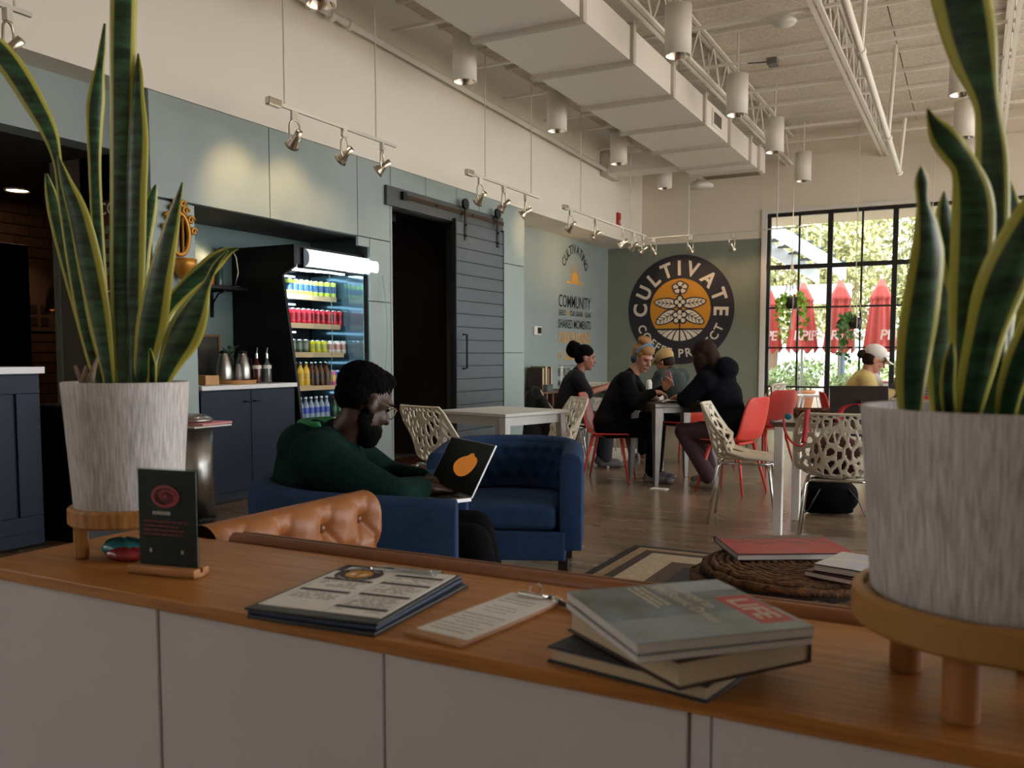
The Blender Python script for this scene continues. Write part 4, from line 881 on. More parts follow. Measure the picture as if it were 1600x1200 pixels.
# book stack
def book(label, c, rz, w, d, th, z, cov, pages, name='hardback_book', soft=False):
    """spine along -x? local: spine on +y edge, pages show on -x, -y and +x"""
    t = thing(name, label, 'book' if not soft else 'magazine', (c[0], c[1], z), rz=rz)
    k = .003 if not soft else .0008
    m = M().bb((-w / 2, -d / 2, 0), (w / 2, d / 2, k)).bb((-w / 2, -d / 2, th - k), (w / 2, d / 2, th))
    if not soft: m.bb((-w / 2, d / 2 - k, 0), (w / 2, d / 2, th))
    m.obj('cover', cov, t, bevel=.001, seg=1)
    M().bb((-w / 2 + (.004 if not soft else .0006), -d / 2 + (.005 if not soft else .0006), k), (w / 2 - (.004 if not soft else .0006), d / 2 - k, th - k)).obj('page_block', pages, t)
    return t
pg = mat('pages', '#bda98c', .8, noise=.1, nscale=3, stretch=(1, 1, 400)); pgw = mat('pages_white', '#cfcac6', .7, noise=.12, nscale=3, stretch=(1, 1, 500))
book('dark navy hardback at the bottom of the worktop book stack', (-.348, 1.052), -.185, .222, .165, .021, Zt, mat('cov_navy', '#1b2734', .5), pg)
book('dark brown hardback in the middle of the worktop book stack', (-.318, 1.068), -.612, .238, .2, .033, Zt + .022, mat('cov_brown', '#3d2620', .45), pg)
book('thin white magazine just below the photo magazine', (-.314, 1.045), -.79, .222, .222, .008, Zt + .056, mat('cov_grey', '#8f9296', .4), pgw, 'magazine', True)
mg = book('large photo magazine with red LIFE masthead topping the stack', (-.314, 1.05), -.80, .224, .224, .012, Zt + .0645, mat('mag_photo', '#687d92', .3, noise=.8, nscale=9, hex2='#454f35', stretch=(1, 2.2, 1)), pgw, 'magazine', True)
zz = .0122
M().bb((-.112, .0, zz - .0002), (-.06, .112, zz)).bb((.03, -.112, zz - .0002), (.112, .112, zz)).obj('cover_patch', mat('mag_pale', '#93a3b0', .3, noise=.4, nscale=10, hex2='#75827c'), mg)
M().bb((-.03, .06, zz), (.085, .106, zz + .0002)).obj('masthead', mat('life_red', '#c03a34', .4), mg)
M().text('LIFE', (.0275, .068, zz + .0003), (1, 0, 0), (0, 1, 0), .042, 0, .014, th=.0001, sx=1.2).obj('masthead_text', white_paint, mg)
M().text('Journeys to', (-.102, .03, zz + .0002), (1, 0, 0), (0, 1, 0), .024, 0, .008, 'LEFT', .0001).text('the Scenic Drives', (-.102, .006, zz + .0002), (1, 0, 0), (0, 1, 0), .024, 0, .008, 'LEFT', .0001).obj('cover_title', mat('title_cream', '#d9d0b8', .5), mg)
m = M(); rg = random.Random(4)
for r in range(3):
    xx = -.102
    while xx < -.02:
        l = .006 + rg.random() * .012; m.bb((xx, -.012 - r * .009, zz), (xx + l, -.008 - r * .009, zz + .0002)); xx += l + .003
m.obj('cover_print', MATS['title_cream'], mg)

# ---------------------------------------------------------------- tan leather sofa behind the cabinet
lea = mat('tan_leather', '#935a2c', .48, noise=.12, nscale=6, bump=.08, bscale=150)
sf = thing('leather_sofa', 'tan tufted leather sofa pushed against the back of the cabinets', 'sofa', (-.3, 1.7, 0), world=True)
def rbox(a, b, name, m_, par, bv=.02, seg=4, mt=None): return M().bb(a, b).obj(name, m_, par, smooth=False, bevel=bv, seg=seg)
SX0, SX1 = -1.53, 1.2
rbox((SX0 + .12, 1.345, .1), (SX1, 1.44, .785), 'backrest', lea, sf, .03)
M().tube([(SX0 + .14, 1.366, .775), (SX1, 1.366, .775)], .018, 12).obj('back_roll', lea, sf, smooth=True)
M().tube([(SX0 + .14, 1.392, .786), (SX1, 1.392, .786)], .004, 6).obj('piping', mat('tan_dark', '#6d4122', .4), sf, smooth=True)
AY0, AY1 = 1.36, 1.97
def tuft(y, z):
    h = 1; cr = 0
    best = 9
    for i in range(-1, 6):
        for j in range(-1, 5):
            by = 1.43 + i * .15 + (.075 if j % 2 else 0); bz = .73 - j * .1
            d = math.hypot(y - by, z - bz); best = min(best, d)
    for s in (-1, 1):
        q = ((y - 1.43) / .15 + s * (z - .73) / .2)
        fr_ = abs(q - round(q)) * .11
        cr = max(cr, math.exp(-(fr_ / .009) ** 2))
    return .035 * min(1, best / .06) ** .7 - .010 * cr * (1 if z < .76 else 0)
def arm_pt(y, v):
    """inner face up, over the rounded top and down the outside; v in 0..1"""
    if v < .6: z = .2 + v / .6 * .535; return Vector((-1.462, 0, z)), Vector((1, 0, 0)), 1
    if v < .85:
        a = (v - .6) / .25 * PI; return Vector((-1.480 + .018 * math.cos(a), 0, .735 + .03 * math.sin(a))), Vector((math.cos(a), 0, math.sin(a))), max(.0, 1 - (v - .6) / .12)
    return Vector((-1.498, 0, .735 - (v - .85) / .15 * .635)), Vector((-1, 0, 0)), 0
def arm_in(u, v):
    y = AY0 + u * (AY1 - AY0); p, n, k = arm_pt(y, v); e = max(.0, min(1, (AY1 - y) / .035)) ** .5
    t_ = (tuft(y, p.z) if k > 0 else .035); t_ = t_ * k + .035 * (1 - k)
    return p + n * (t_ * (.35 + .65 * e)) + Vector((0, y - .01 * (1 - e), 0))
m = M(); m.grid(arm_in, 100, 130)
ce = [arm_in(1, k / 129) for k in range(130)]; m.add(ce, [tuple(range(130))])
m.obj('armrest', lea, sf, smooth=True)
for y_, z_ in [(1.43 + i * .15 + (.075 if j % 2 else 0), .73 - j * .1) for j in range(4) for i in range(4)]:
    if y_ < AY1 - .04: M().ell((-1.461 + .004, y_, z_), (.006, .011, .011), None, 10).obj('button', MATS['tan_dark'], sf, smooth=True)
rbox((-1.41, 1.44, .12), (SX1, 1.95, .30), 'seat_base', lea, sf, .02)
for k in range(3): rbox((-1.405 + k * .87, 1.45, .3), (-1.405 + (k + 1) * .87 - .008, 1.97, .43), 'seat_cushion', lea, sf, .035)
for x in (-1.45, 1.1):
    for y in (1.42, 1.9): M().cyl((x, y, 0), (x, y, .12), .02, .028, n=12).obj('leg', mat('leg_dark', '#20150e', .4), sf)

# ---------------------------------------------------------------- blue tub armchairs
blue = mat('blue_fabric', '#22395a', .9, noise=.15, nscale=25, bump=.15, bscale=400, spec=.2)
def tub_chair(label):
    t = thing('tub_armchair', label, 'armchair', (0, 0, 0), group='blue tub armchairs')
    # plan of the centre line, front left -> back -> front right (front is +x)
    W_, D_, T_ = .325, .33, .055
    pts = []
    for k in range(9): pts.append((.34 - k * .05, W_))
    for k in range(1, 16):
        a = PI / 2 + PI * k / 16; pts.append((-.06 + .28 * math.cos(a), W_ * math.sin(a)))
    for k in range(9): pts.append((-.06 + k * .05, -W_))
    n = len(pts)
    sec = [(-1, .1), (-1, .6), (-1, .9), (-.8, .975), (-.3, 1), (.3, 1), (.8, .975), (1, .9), (1, .6), (1, .1)]
    def top(i):
        q = abs(i / (n - 1) - .5) * 2; return .745 - .045 * max(0, q - .25)
    m = M(); vs = []
    for i in range(n):
        p = Vector((pts[i][0], pts[i][1], 0)); a = Vector((*pts[min(i + 1, n - 1)], 0)) - Vector((*pts[max(i - 1, 0)], 0)); a.normalize(); nr = Vector((a.y, -a.x, 0))
        for (s, zf) in sec: vs.append(p - nr * (s * T_) + Vector((0, 0, .12 + (top(i) - .12) * zf)))
    k = len(sec); fs = [(i * k + j, (i + 1) * k + j, (i + 1) * k + j + 1, i * k + j + 1) for i in range(n - 1) for j in range(k - 1)]
    fs += [tuple(range(k)), tuple((n - 1) * k + j for j in range(k - 1, -1, -1)), ]
    fs += [(i * k, i * k + k - 1, (i + 1) * k + k - 1, (i + 1) * k) for i in range(n - 1)]
    m.add(vs, fs); m.obj('shell', blue, t, smooth=True, bevel=.008, seg=2)
    # tufted inner back
    def inner(u, v):
        a = PI / 2 + PI * (.08 + .84 * u); z = .44 + v * .27; r1, r2 = .28 - T_ - .002, W_ - T_ - .002
        d = 9
        for i in range(7):
            for j in range(3):
                bu = (i + (.5 if j % 2 else .0) + .25) / 7; bz = .48 + j * .085
                d = min(d, math.hypot((u - bu) * .75, z - bz))
        h = .022 * min(1, d / .055) ** .6 * min(1, (1 - v) / .12) * min(1, min(u, 1 - u) / .05)
        return Vector((-.06 + (r1 - h) * math.cos(a), (r2 - h) * math.sin(a), z))
    m = M(); m.grid(inner, 84, 34); bp_ = m.obj('tufted_back', blue, t, smooth=True)
    for i in range(7):
        for j in range(3):
            u = (i + (.5 if j % 2 else 0) + .25) / 7
            if u < .97:
                p = inner(u, (.04 + j * .085) / .27); M().ell(p, (.008, .008, .008), None, 8).obj('button', mat('blue_button', '#1e3450', .7), bp_, smooth=True)
    rbox((-.27, -.265, .28), (.34, .265, .43), 'seat_cushion', blue, t, .045, 5)
    rbox((-.25, -.3, .12), (.345, .3, .28), 'seat_base', blue, t, .01)
    for x in (-.24, .3):
        for y in (-.29, .29): M().box((x, y, .06), (.05, .05, .12)).obj('leg', MATS['leg_dark'], t, bevel=.004)
    return t
tc1 = tub_chair('blue tub armchair in which the man with the laptop sits')
A_O = Vector((-1.99, 2.40, 0)); A_R = math.radians(27.8)
tc1.location = A_O + Rv * .13 + Vector((0, 0, .0065)); tc1.rotation_euler = (0, 0, A_R)
tc2 = dup(tc1, (-2.26, 4.27, 0), math.radians(27.8 - 90 - 6), 'empty blue tub armchair with tufted inner back facing the camera')
tc2.scale = (1.02, 1.06, .94)

# ---------------------------------------------------------------- rug and ottoman
rg_ = thing('area_rug', 'bordered brown and cream woven rug behind the sofa', 'rug', (-.5, 3.6, 0), world=True)
X0, X1, Y0, Y1 = -1.82, 1.1, 2.15, 5.08
for i, (d, c_, nm) in enumerate(((0, '#1e1814', 'edge_band'), (.05, '#8b7355', 'tan_band'), (.11, '#3d2c20', 'brown_band'), (.17, '#a8957a', 'cream_band'), (.34, '#4a3524', 'inner_band'), (.44, '#241c17', 'centre_field'))):
    M().bb((X0 + d, Y0 + d, .0005), (X1 - d, Y1 - d, .006 + i * .0007)).obj(nm, mat('rug%d' % i, c_, .95, noise=.2, nscale=40, bump=.4, bscale=300), rg_)
ot = thing('woven_ottoman', 'round woven seagrass ottoman holding books on the rug', 'ottoman', (-.55, 3.28, .0096), world=False)
wic = mat('seagrass', '#6e4a2a', .8, noise=.7, nscale=45, hex2='#24150b', bump=1.0, bscale=60)
def rope(r, z, rad, name):
    n = max(24, int(r * 130)); m = M(); m.tube([(r * math.cos(2 * PI * k / n), r * math.sin(2 * PI * k / n), z + .003 * math.sin(k * 2.6)) for k in range(n)], [rad * (1 + .22 * math.sin(k * 2.1)) for k in range(n)], 7, closed=True)
    m.obj(name, wic, ot, smooth=True)
M().lathe([(0, .012), (.35, .012), (.365, .1), (.365, .34), (.33, .385), (0, .39)], n=40).obj('core', mat('core_dark', '#1c120b', .9), ot)
for k in range(13): rope(.03 + k * .0275, .395 - (.0 if k < 11 else (k - 10) ** 2 * .012), .0145, 'top_coil')
for k in range(13): rope(.375 + .01 * math.sin(PI * k / 12), .02 + k * .027, .0145, 'side_coil')
def obook(label, c, rz, w, d, th, z, cov, top_):
    t = book(label, c, rz, w, d, th, z, cov, pgw)
    M().bb((-w / 2 + .003, -d / 2 + .003, th), (w / 2 - .003, d / 2 - .003, th + .0006)).obj('cover_print', top_, t); return t
rb = obook('large coffee-table book with red illustrated cover on the ottoman', (-.64, 3.44), .52, .44, .33, .025, .4198, mat('cov_black', '#15120f', .5), mat('cov_red', '#a5343a', .4))
m = M(); rg = random.Random(12)
for k in range(9): m.prism([(0, .05), (.05, 0), (.1, .06), (.07, .03), (.05, .015), (.03, .03)], (-.2 + k * .042, .02 + .03 * math.sin(k * 2), .0258), (1, 0, 0), (0, 1, 0), .0004)
m.bb((-.21, .1, .0257), (.21, .16, .026)); m.obj('cover_motif', mat('motif', '#6b5a4f', .5), rb)
obook('dark red paperback under the pale one on the ottoman', (-.36, 3.16), -.35, .2, .26, .02, .4198, mat('cov_dred', '#451419', .4), MATS['cov_dred'])
b2 = obook('black-spined paperback with pale photo cover on the ottoman', (-.345, 3.17), -.25, .19, .25, .025, .4408, mat('cov_black', '#15120f', .5), mat('pale_photo', '#9a9ab0', .4, noise=.6, nscale=14, hex2='#c9c5b5'))

# ---------------------------------------------------------------- cafe chairs and tables
shellw = mat('chair_cream', '#c9bfab', .5)
def prof_pt(P, v):
    k = v * (len(P) - 1); i = min(int(k), len(P) - 2); f_ = k - i; f_ = f_ * f_ * (3 - 2 * f_) * .3 + f_ * .7
    return [P[i][j] * (1 - f_) + P[i + 1][j] * f_ for j in range(len(P[0]))]
def lattice_chair(label):
    t = thing('lattice_chair', label, 'chair', (0, 0, 0), group='cream lattice shell chairs')
    # x, z, half width, side lift, side forward
    P = [(.25, .45, .19, .0, 0), (.16, .452, .22, .01, 0), (.02, .445, .235, .03, 0), (-.12, .44, .245, .07, .02), (-.19, .465, .25, .1, .07), (-.225, .54, .25, .06, .11), (-.25, .63, .25, .0, .1), (-.275, .72, .245, 0, .06), (-.295, .8, .225, 0, .035), (-.305, .83, .2, 0, .03)]
    def S(u, v):
        x, z, hw, li, fw = prof_pt(P, v); s = u * 2 - 1
        return Vector((x + fw * abs(s) ** 2.5, hw * s, z + li * abs(s) ** 3))
    rg = random.Random(11); seeds = []
    for r in range(14):
        for k in range(9):
            seeds.append(((k + (.5 if r % 2 else 0) + rg.uniform(-.32, .32)) * .061, (r + rg.uniform(-.32, .32)) * .047))
    def keep(u, v):
        if v > .972 or v < .03 or u < .035 or u > .965: return True
        x, y = u * .48 + (u - .5) * .10 * max(0, v - .5) * 2, v * .6; d1 = d2 = 9
        for sx, sy in seeds:
            d = (x - sx) ** 2 + (y - sy) ** 2 * .38
            if d < d1: d1, d2 = d, d1
            elif d < d2: d2 = d
        return math.sqrt(d2) - math.sqrt(d1) < (.0125 if v > .42 else .02)
    m = M(); m.grid(S, 78, 110, keep=keep); m.obj('shell', shellw, t, smooth=True, solid=.012)
    e = [S(0, k / 40) for k in range(41)] + [S(k / 14, 1) for k in range(1, 14)] + [S(1, 1 - k / 40) for k in range(41)] + [S(1 - k / 14, 0) for k in range(1, 14)]
    M().tube(e, .009, 6, closed=True).obj('rim', shellw, t, smooth=True)
    M().tube([(.17, -.17, .425), (.19, -.12, .432), (.19, .12, .432), (.17, .17, .425), (-.15, .17, .425), (-.17, .12, .43), (-.17, -.12, .43), (-.15, -.17, .425)], .009, 8, closed=True).obj('under_frame', chrome, t, smooth=True)
    for sx in (1, -1):
        for sy in (1, -1): M().tube([(sx * .15, sy * .165, .43), (sx * .172, sy * .185, .40), (sx * .23, sy * .225, .0)], .0095, 8).obj('leg', chrome, t, smooth=True)
    return t
redm = mat('chair_red', '#c23a2e', .45)
def red_chair(label):
    t = thing('red_chair', label, 'chair', (0, 0, 0), group='red shell chairs')
    P = [(.225, .445, .17, 0, 0), (.2, .452, .2, 0, 0), (.05, .445, .215, .005, 0), (-.1, .437, .22, .015, 0), (-.18, .455, .22, .03, .02), (-.22, .53, .22, .01, .04), (-.24, .62, .218, 0, .04), (-.26, .72, .205, 0, .035), (-.275, .795, .18, 0, .03), (-.28, .82, .14, 0, .02)]
    def S(u, v):
        x, z, hw, li, fw = prof_pt(P, v); s = u * 2 - 1
        return Vector((x + fw * abs(s) ** 2.2, hw * s, z + li * abs(s) ** 3))
    m = M(); m.grid(S, 21, 41); m.obj('shell', redm, t, smooth=True, solid=.012)
    M().bb((-.14, -.13, .415), (.14, .13, .435)).obj('under_plate', redm, t, bevel=.006)
    for sx in (1, -1):
        for sy in (1, -1): M().cyl((sx * .13, sy * .13, .43), (sx * .22, sy * .215, 0), .017, .009, n=10).obj('leg', redm, t, smooth=True)
    return t
wc = lattice_chair('cream lattice chair left of the grey square table'); wc.location = (-3.17, 5.12, 0); wc.rotation_euler = (0, 0, math.radians(72))
def wch(loc, deg, lb): return dup(wc, loc, math.radians(deg), lb)
wch((-2.97, 6.2, 0), 222, 'cream lattice chair right of the grey square table')
wch((-1.42, 6.22, 0), 8, 'cream lattice chair seen from the side at the wood table end')
wch((-.72, 5.62, 0), 97, 'cream lattice chair with red strap, its back to the camera')
wch((-3.8, 8.38, 0), 30, 'cream lattice chair under the woman with the dark bun')
wch((-3.95, 9.75, 0), -60, 'cream lattice chair behind the woman with the dark bun')
wch((-2.35, 10.9, 0), 170, 'cream lattice chair near the back wall under the round logo')
rc = red_chair('red shell chair holding the woman with the headband'); rc.location = (-3.02, 7.68, 0); rc.rotation_euler = (0, 0, math.radians(12))
def rch(loc, deg, lb): return dup(rc, loc, math.radians(deg), lb)
rch((-1.84, 7.55, 0), 165, 'red shell chair holding the person in the navy hoodie')
rch((-1.92, 9.25, 0), 150, 'red shell chair with a mauve bag hung on its back')
rch((-1.05, 8.9, 0), 15, 'red shell chair under the woman in the white cap')
rch((-.3, 8.6, 0), 100, 'red shell chair seen between the right plant leaves')
grey_metal = mat('gun_metal', '#77736d', .35, metal=.6, noise=.15); tgrey = mat('table_grey', '#b3b3b0', .4)
def table(name, label, c, rz, w, d, z, th, top_m, leg_m, taper=(.05, .03), splay=0, apron=.07, ins=.05, group='cafe tables'):
    t = thing(name, label, 'table', (c[0], c[1], 0), rz=rz, group=group)
    M().bb((-w / 2, -d / 2, z - th), (w / 2, d / 2, z)).obj('table_top', top_m, t, bevel=.004)
    for sx in (1, -1):
        for sy in (1, -1):
            a = Vector((sx * (w / 2 - ins), sy * (d / 2 - ins), 0)); b = a + Vector((sx * splay, sy * splay, 0)); m = M()
            h0, h1 = taper[0] / 2, taper[1] / 2; zt = z - th
            m.add([(b.x + i * h1, b.y + j * h1, 0) for j in (-1, 1) for i in (-1, 1)] + [(a.x + i * h0, a.y + j * h0, zt) for j in (-1, 1) for i in (-1, 1)], [(0, 2, 3, 1), (4, 5, 7, 6), (0, 1, 5, 4), (2, 6, 7, 3), (0, 4, 6, 2), (1, 3, 7, 5)])
            m.obj('leg', leg_m, t, bevel=.004)
    if apron:
        for s in (1, -1):
            M().bb((-w / 2 + ins, s * (d / 2 - ins) - .008, z - th - apron), (w / 2 - ins, s * (d / 2 - ins) + .008, z - th)).obj('apron', leg_m, t)
            M().bb((s * (w / 2 - ins) - .008, -d / 2 + ins, z - th - apron), (s * (w / 2 - ins) + .008, d / 2 - ins, z - th)).obj('apron', leg_m, t)
    return t
table('cafe_table', 'pale grey square table with splayed legs by the barn door', (-3.26, 6.02), math.radians(-14), .74, .74, .745, .025, tgrey, tgrey, (.06, .04), .03)
table('metal_table', 'gunmetal square table between the headband woman and hoodie person', (-2.46, 7.82), math.radians(43), .62, .62, .745, .035, grey_metal, grey_metal, (.085, .035), .02, .05, .045)
M().prism([(-.07, -.04), (.075, -.045), (.08, .04), (-.06, .045)], (-2.42, 7.34, .001), (1, 0, 0), (0, 1, 0), .009).obj('folded_napkin', paper, label='folded white napkin wedged by the metal table foot', cat='napkin')
wood_top = mat('table_wood', '#5a4536', .35, noise=.2, nscale=5, stretch=(1, 10, 1))
table('wood_table', 'dark wood-topped table with square white legs near the right plant', (-.22, 6.1), 0, 1.84, .72, .745, .03, [wood_top], white_paint, (.055, .055), 0, .03, .035)
table('metal_table', 'dark table with glasses between the bun woman and the tan cap man', (-3.33, 8.9), math.radians(43), .66, .66, .80, .03, mat('dark_table', '#4b443e', .35), grey_metal, (.06, .03), .02, .05, .045)
table('wood_table', 'table in front of the woman in the white cap', (-.35, 9.35), .1, .8, .6, .745, .03, wood_top, grey_metal, (.05, .03), 0)
# light rug under the far table
M().bb((-4.45, 8.45, .0005), (-3.42, 10.4, .003)).obj('light_mat', mat('light_mat', '#b9b4ab', .8, noise=.1, nscale=20), label='pale grey floor mat under the far dark table', cat='mat')
# things on the tables
m = M(); m.bb((0, 0, 0), (.01, .01, .01))
lt = thing('dark_laptop', 'dark laptop seen from behind on the wood table', 'laptop', (-.7, 6.2, .745), rz=.2)
M().bb((-.18, -.12, 0), (.18, .12, .014)).obj('base', mat('laptop_dark', '#241c18', .4), lt, bevel=.003)
b = M().box((0, -.135, .115), (.36, .008, .225), 0, 0, Matrix.Rotation(math.radians(-8), 3, 'X') @ Matrix.Identity(3)); b.obj('lid', MATS['laptop_dark'], lt, bevel=.003)
M().ell((0, -.155, .12), (.016, .003, .018), None, 14).obj('lid_emblem', black_gloss, lt)
lt.rotation_euler = (0, 0, .27)
bs = thing('wicker_tray', 'low brown wicker tray on the wood table beside the laptop', 'tray', (-.98, 6.3, .745), rz=.2)
M().bb((-.13, -.09, 0), (.13, .09, .012)).obj('bottom', wic, bs)
for a, b in (((-.13, -.09, .01), (.13, -.075, .06)), ((-.13, .075, .01), (.13, .09, .06)), ((-.13, -.09, .01), (-.115, .09, .06)), ((.115, -.09, .01), (.13, .09, .06))): M().bb(a, b).obj('side', wic, bs, bevel=.006)
bc = thing('black_case', 'flat black case on the wood table in front of the laptop', 'case', (-.82, 5.93, .745), rz=.1)
M().bb((-.13, -.07, 0), (.13, .07, .025)).obj('body', black, bc, bevel=.01)
M().tube([(-.12, -.072, .013), (.12, -.072, .013)], .002, 5).obj('zip', bronze, bc)
# red strap bag hung on the chair
st = thing('red_strap_bag', 'maroon bag with red straps hanging on the lattice chair back', 'bag', (-.75, 5.38, .45), world=True)
def strap(pts, w_, mt, nm):
    m = M(); P = [Vector(p) for p in pts]; vs = []
    for i, p in enumerate(P): vs += [p - Rv * w_ / 2, p + Rv * w_ / 2]
    m.add(vs, [(2 * i, 2 * i + 1, 2 * i + 3, 2 * i + 2) for i in range(len(P) - 1)]); m.obj(nm, mt, st, smooth=True, solid=.003)
rs = mat('strap_red', '#a8202c', .6)
strap(crom([(-.86, 5.38, .70), (-.86, 5.345, .80), (-.86, 5.32, .855), (-.86, 5.29, .80), (-.865, 5.285, .72), (-.875, 5.29, .66)], 4), .03, rs, 'strap')
strap(crom([(-.70, 5.4, .78), (-.68, 5.39, .86), (-.6, 5.4, .89), (-.54, 5.41, .86), (-.52, 5.42, .82)], 4), .035, rs, 'strap')
M().tube(crom([(-1.0, 5.35, .79), (-.98, 5.3, .72), (-.93, 5.27, .66), (-.88, 5.27, .645), (-.86, 5.28, .67)], 5), .01, 8, flat=.5).obj('strap_loop', rs, st, smooth=True)
bm = M(); bm.ell((-.72, 5.47, .58), (.15, .05, .13)); bm.obj('bag_body', mat('maroon', '#4e1f1c', .6), st, smooth=True)
M().ell((-.97, 5.33, .81), (.022, .015, .02)).obj('teal_tag', mat('teal_tag', '#2a7f8c', .5), st, smooth=True)
# backpack on the floor
bp = thing('backpack', 'black backpack slumped on the floor under the wood table', 'backpack', (-.93, 6.8, 0), rz=.4)
m = M(); m.ell((0, 0, .14), (.21, .14, .14)); m.ell((.03, -.08, .12), (.16, .08, .11)); m.ell((-.05, .02, .2), (.14, .1, .08)); m.cap((-.15, 0, .03), (.15, 0, .03), .03)
remesh(m, 'bag_body', mat('pack_black', '#060607', .95, bump=.2, bscale=40, spec=.1), .012, bp)
for s in (-1, 1): M().tube(crom([(s * .1, -.12, .2), (s * .16, -.17, .12), (s * .2, -.15, .04), (s * .24, -.1, .015), (s * .26, -.02, .012)], 4), .01, 6, flat=.4).obj('strap', black, bp, smooth=True)
M().tube([(-.04, 0, .27), (-.03, 0, .3), (.03, 0, .3), (.04, 0, .27)], .008, 6).obj('grab_handle', black, bp, smooth=True)
# mauve bag on the far red chair
mb = thing('mauve_bag', 'mauve cloth bag with leather handles on the far red chair', 'bag', (-1.86, 9.16, .46), rz=.4)
m = M(); m.ell((0, 0, .15), (.07, .13, .15)); m.ell((0, 0, .05), (.08, .15, .06)); remesh(m, 'bag_body', mat('mauve', '#7a5560', .8, noise=.2), .012, mb)
M().tube(crom([(0, -.09, .26), (0, -.08, .38), (0, .08, .38), (0, .09, .26)], 5), .009, 6).obj('handle', mat('lea_brown', '#4a2a1c', .5), mb, smooth=True)
# table contents in the middle
ob = thing('open_book', 'open paper book lying on the gunmetal table', 'book', (-2.36, 7.75, .745), rz=.5)
m = M(); m.grid(lambda u, v: Vector(((u - .5) * .36, (v - .5) * .22, .004 + .018 * abs(math.sin(PI * u * 2)) * (1 if True else 0))), 25, 2); m.obj('pages', paper, ob, smooth=True, solid=.006)
M().bb((-.18, -.11, 0), (.18, .11, .003)).obj('cover', ink, ob)
pc = thing('cloth_pouch', 'beige cloth pouch lying on the gunmetal table', 'pouch', (-2.72, 7.72, .745), rz=.6)
m = M(); m.ell((0, 0, .035), (.16, .07, .036)); m.ell((-.12, 0, .03), (.06, .075, .03)); m.ell((.1, .01, .03), (.07, .06, .03)); remesh(m, 'pouch_body', mat('beige_cloth', '#a8917a', .8, noise=.15, nscale=20), .01, pc)
M().tube([(-.15, -.02, .06), (0, -.015, .073), (.14, -.01, .06)], .003, 5).obj('zip', bronze, pc)
clear = mat('drink_glass', '#d9dfe0', .05, trans=.9)
gl_ = thing('stem_glass', 'small clear glass of pink drink on the far dark table', 'glass', (-3.3, 8.72, .8))
M().lathe([(0, 0), (.035, 0), (.045, .06), (.04, .13), (.038, .13), (.042, .06), (.03, .005)], n=18, cap=False).obj('bowl', clear, gl_, smooth=True)
M().lathe([(0, .006), (.032, .006), (.039, .05), (0, .05)], n=18).obj('drink', mat('pink_drink', '#b98a84', .2), gl_)
for i, (x, y, r_, h_, lb) in enumerate(((-3.17, 8.85, .035, .06, 'white cup on the far dark table'), (-3.08, 8.98, .03, .11, 'small white bottle on the far dark table'))):
    M().lathe([(0, .8), (r_ * .8, .8), (r_, .81), (r_, .8 + h_ * .7), (r_ * .6, .8 + h_), (0, .8 + h_)], (x, y, 0), 16).obj('cup' if i == 0 else 'small_bottle', white_paint, smooth=True, label=lb, cat='cup' if i == 0 else 'bottle')
M().prism([(-.1, -.06), (.1, -.07), (.09, .07), (-.09, .06)], (-3.28, 8.98, .801), (1, 0, 0), (0, 1, 0), .02).obj('napkin_pile', paper, label='pile of white napkins on the far dark table', cat='napkins')
# low bookcase on the recessed wall
bkc = thing('low_bookcase', 'low slatted walnut bookcase along the recessed green wall', 'bookcase', (-5.6, 11.8, 0), world=True)
wal = mat('walnut', '#5a3826', .5, noise=.2, nscale=5, stretch=(10, 10, 1))
M().bb((-5.78, 11.05, .62), (-5.4, 12.5, .65)).obj('top', wal, bkc); M().bb((-5.78, 11.05, .05), (-5.45, 12.5, .1)).obj('bottom', wal, bkc)
M().bb((-5.78, 11.05, .1), (-5.74, 12.5, .62)).obj('back', dark_brown, bkc)
for y in (11.06, 11.3, 11.5, 11.75, 12.0, 12.25, 12.46): M().bb((-5.7, y, .05), (-5.4, y + .04, .62)).obj('slat', wal, bkc)
M().bb((-5.76, 11.06, 0), (-5.42, 12.48, .05)).obj('plinth', dark_brown, bkc)
for i, (y, th, h_, c_, lb) in enumerate(((11.32, .06, .34, '#3c2a22', 'dark brown book standing on the low bookcase'), (11.42, .07, .36, '#6e7a4a', 'green and tan book standing on the low bookcase'), (11.52, .03, .33, '#7c2f24', 'thin red book standing on the low bookcase'), (11.60, .05, .35, '#3a231c', 'chestnut book between the red book and the white card'))):
    t = thing('standing_book', lb, 'book', (-5.6, y, .65), rz=0, group='books on the low bookcase')
    M().bb((-.12, 0, 0), (.12, th, h_)).obj('cover', mat('bk' + c_, c_, .6), t, bevel=.003); M().bb((-.115, .004, .005), (.123, th - .004, h_ - .005)).obj('page_block', pg, t)
cd = thing('easel_card', 'white card printed with a black plant sketch on the bookcase', 'card', (-5.45, 11.92, .65), rz=.35)
M().bb((-.008, -.14, 0), (.008, .14, .36)).obj('board', paper, cd)
m = M(); rg = random.Random(8)
for k in range(16): m.ell((.009, -.07 + rg.random() * .14, .08 + rg.random() * .2), (.001, .012 + .01 * rg.random(), .012 + .01 * rg.random()), None, 8)
m.bb((.008, -.003, .03), (.0095, .003, .25)); m.bb((.008, -.12, .31), (.0095, -.08, .34)); m.obj('printed_plant', ink, cd)
bx = thing('card_box', 'clear acrylic leaflet box on the low bookcase', 'leaflet box', (-5.48, 11.45, .65), rz=.1)
M().bb((-.06, -.12, 0), (.06, .12, .01)).bb((.05, -.12, 0), (.06, .12, .1)).bb((-.06, -.12, 0), (.06, -.11, .1)).bb((-.06, .11, 0), (.06, .12, .1)).obj('tray', mat('acrylic', '#9aa3a6', .1, trans=.7), bx)
M().bb((-.05, -.1, .01), (.04, .1, .07)).obj('leaflets', paper, bx)

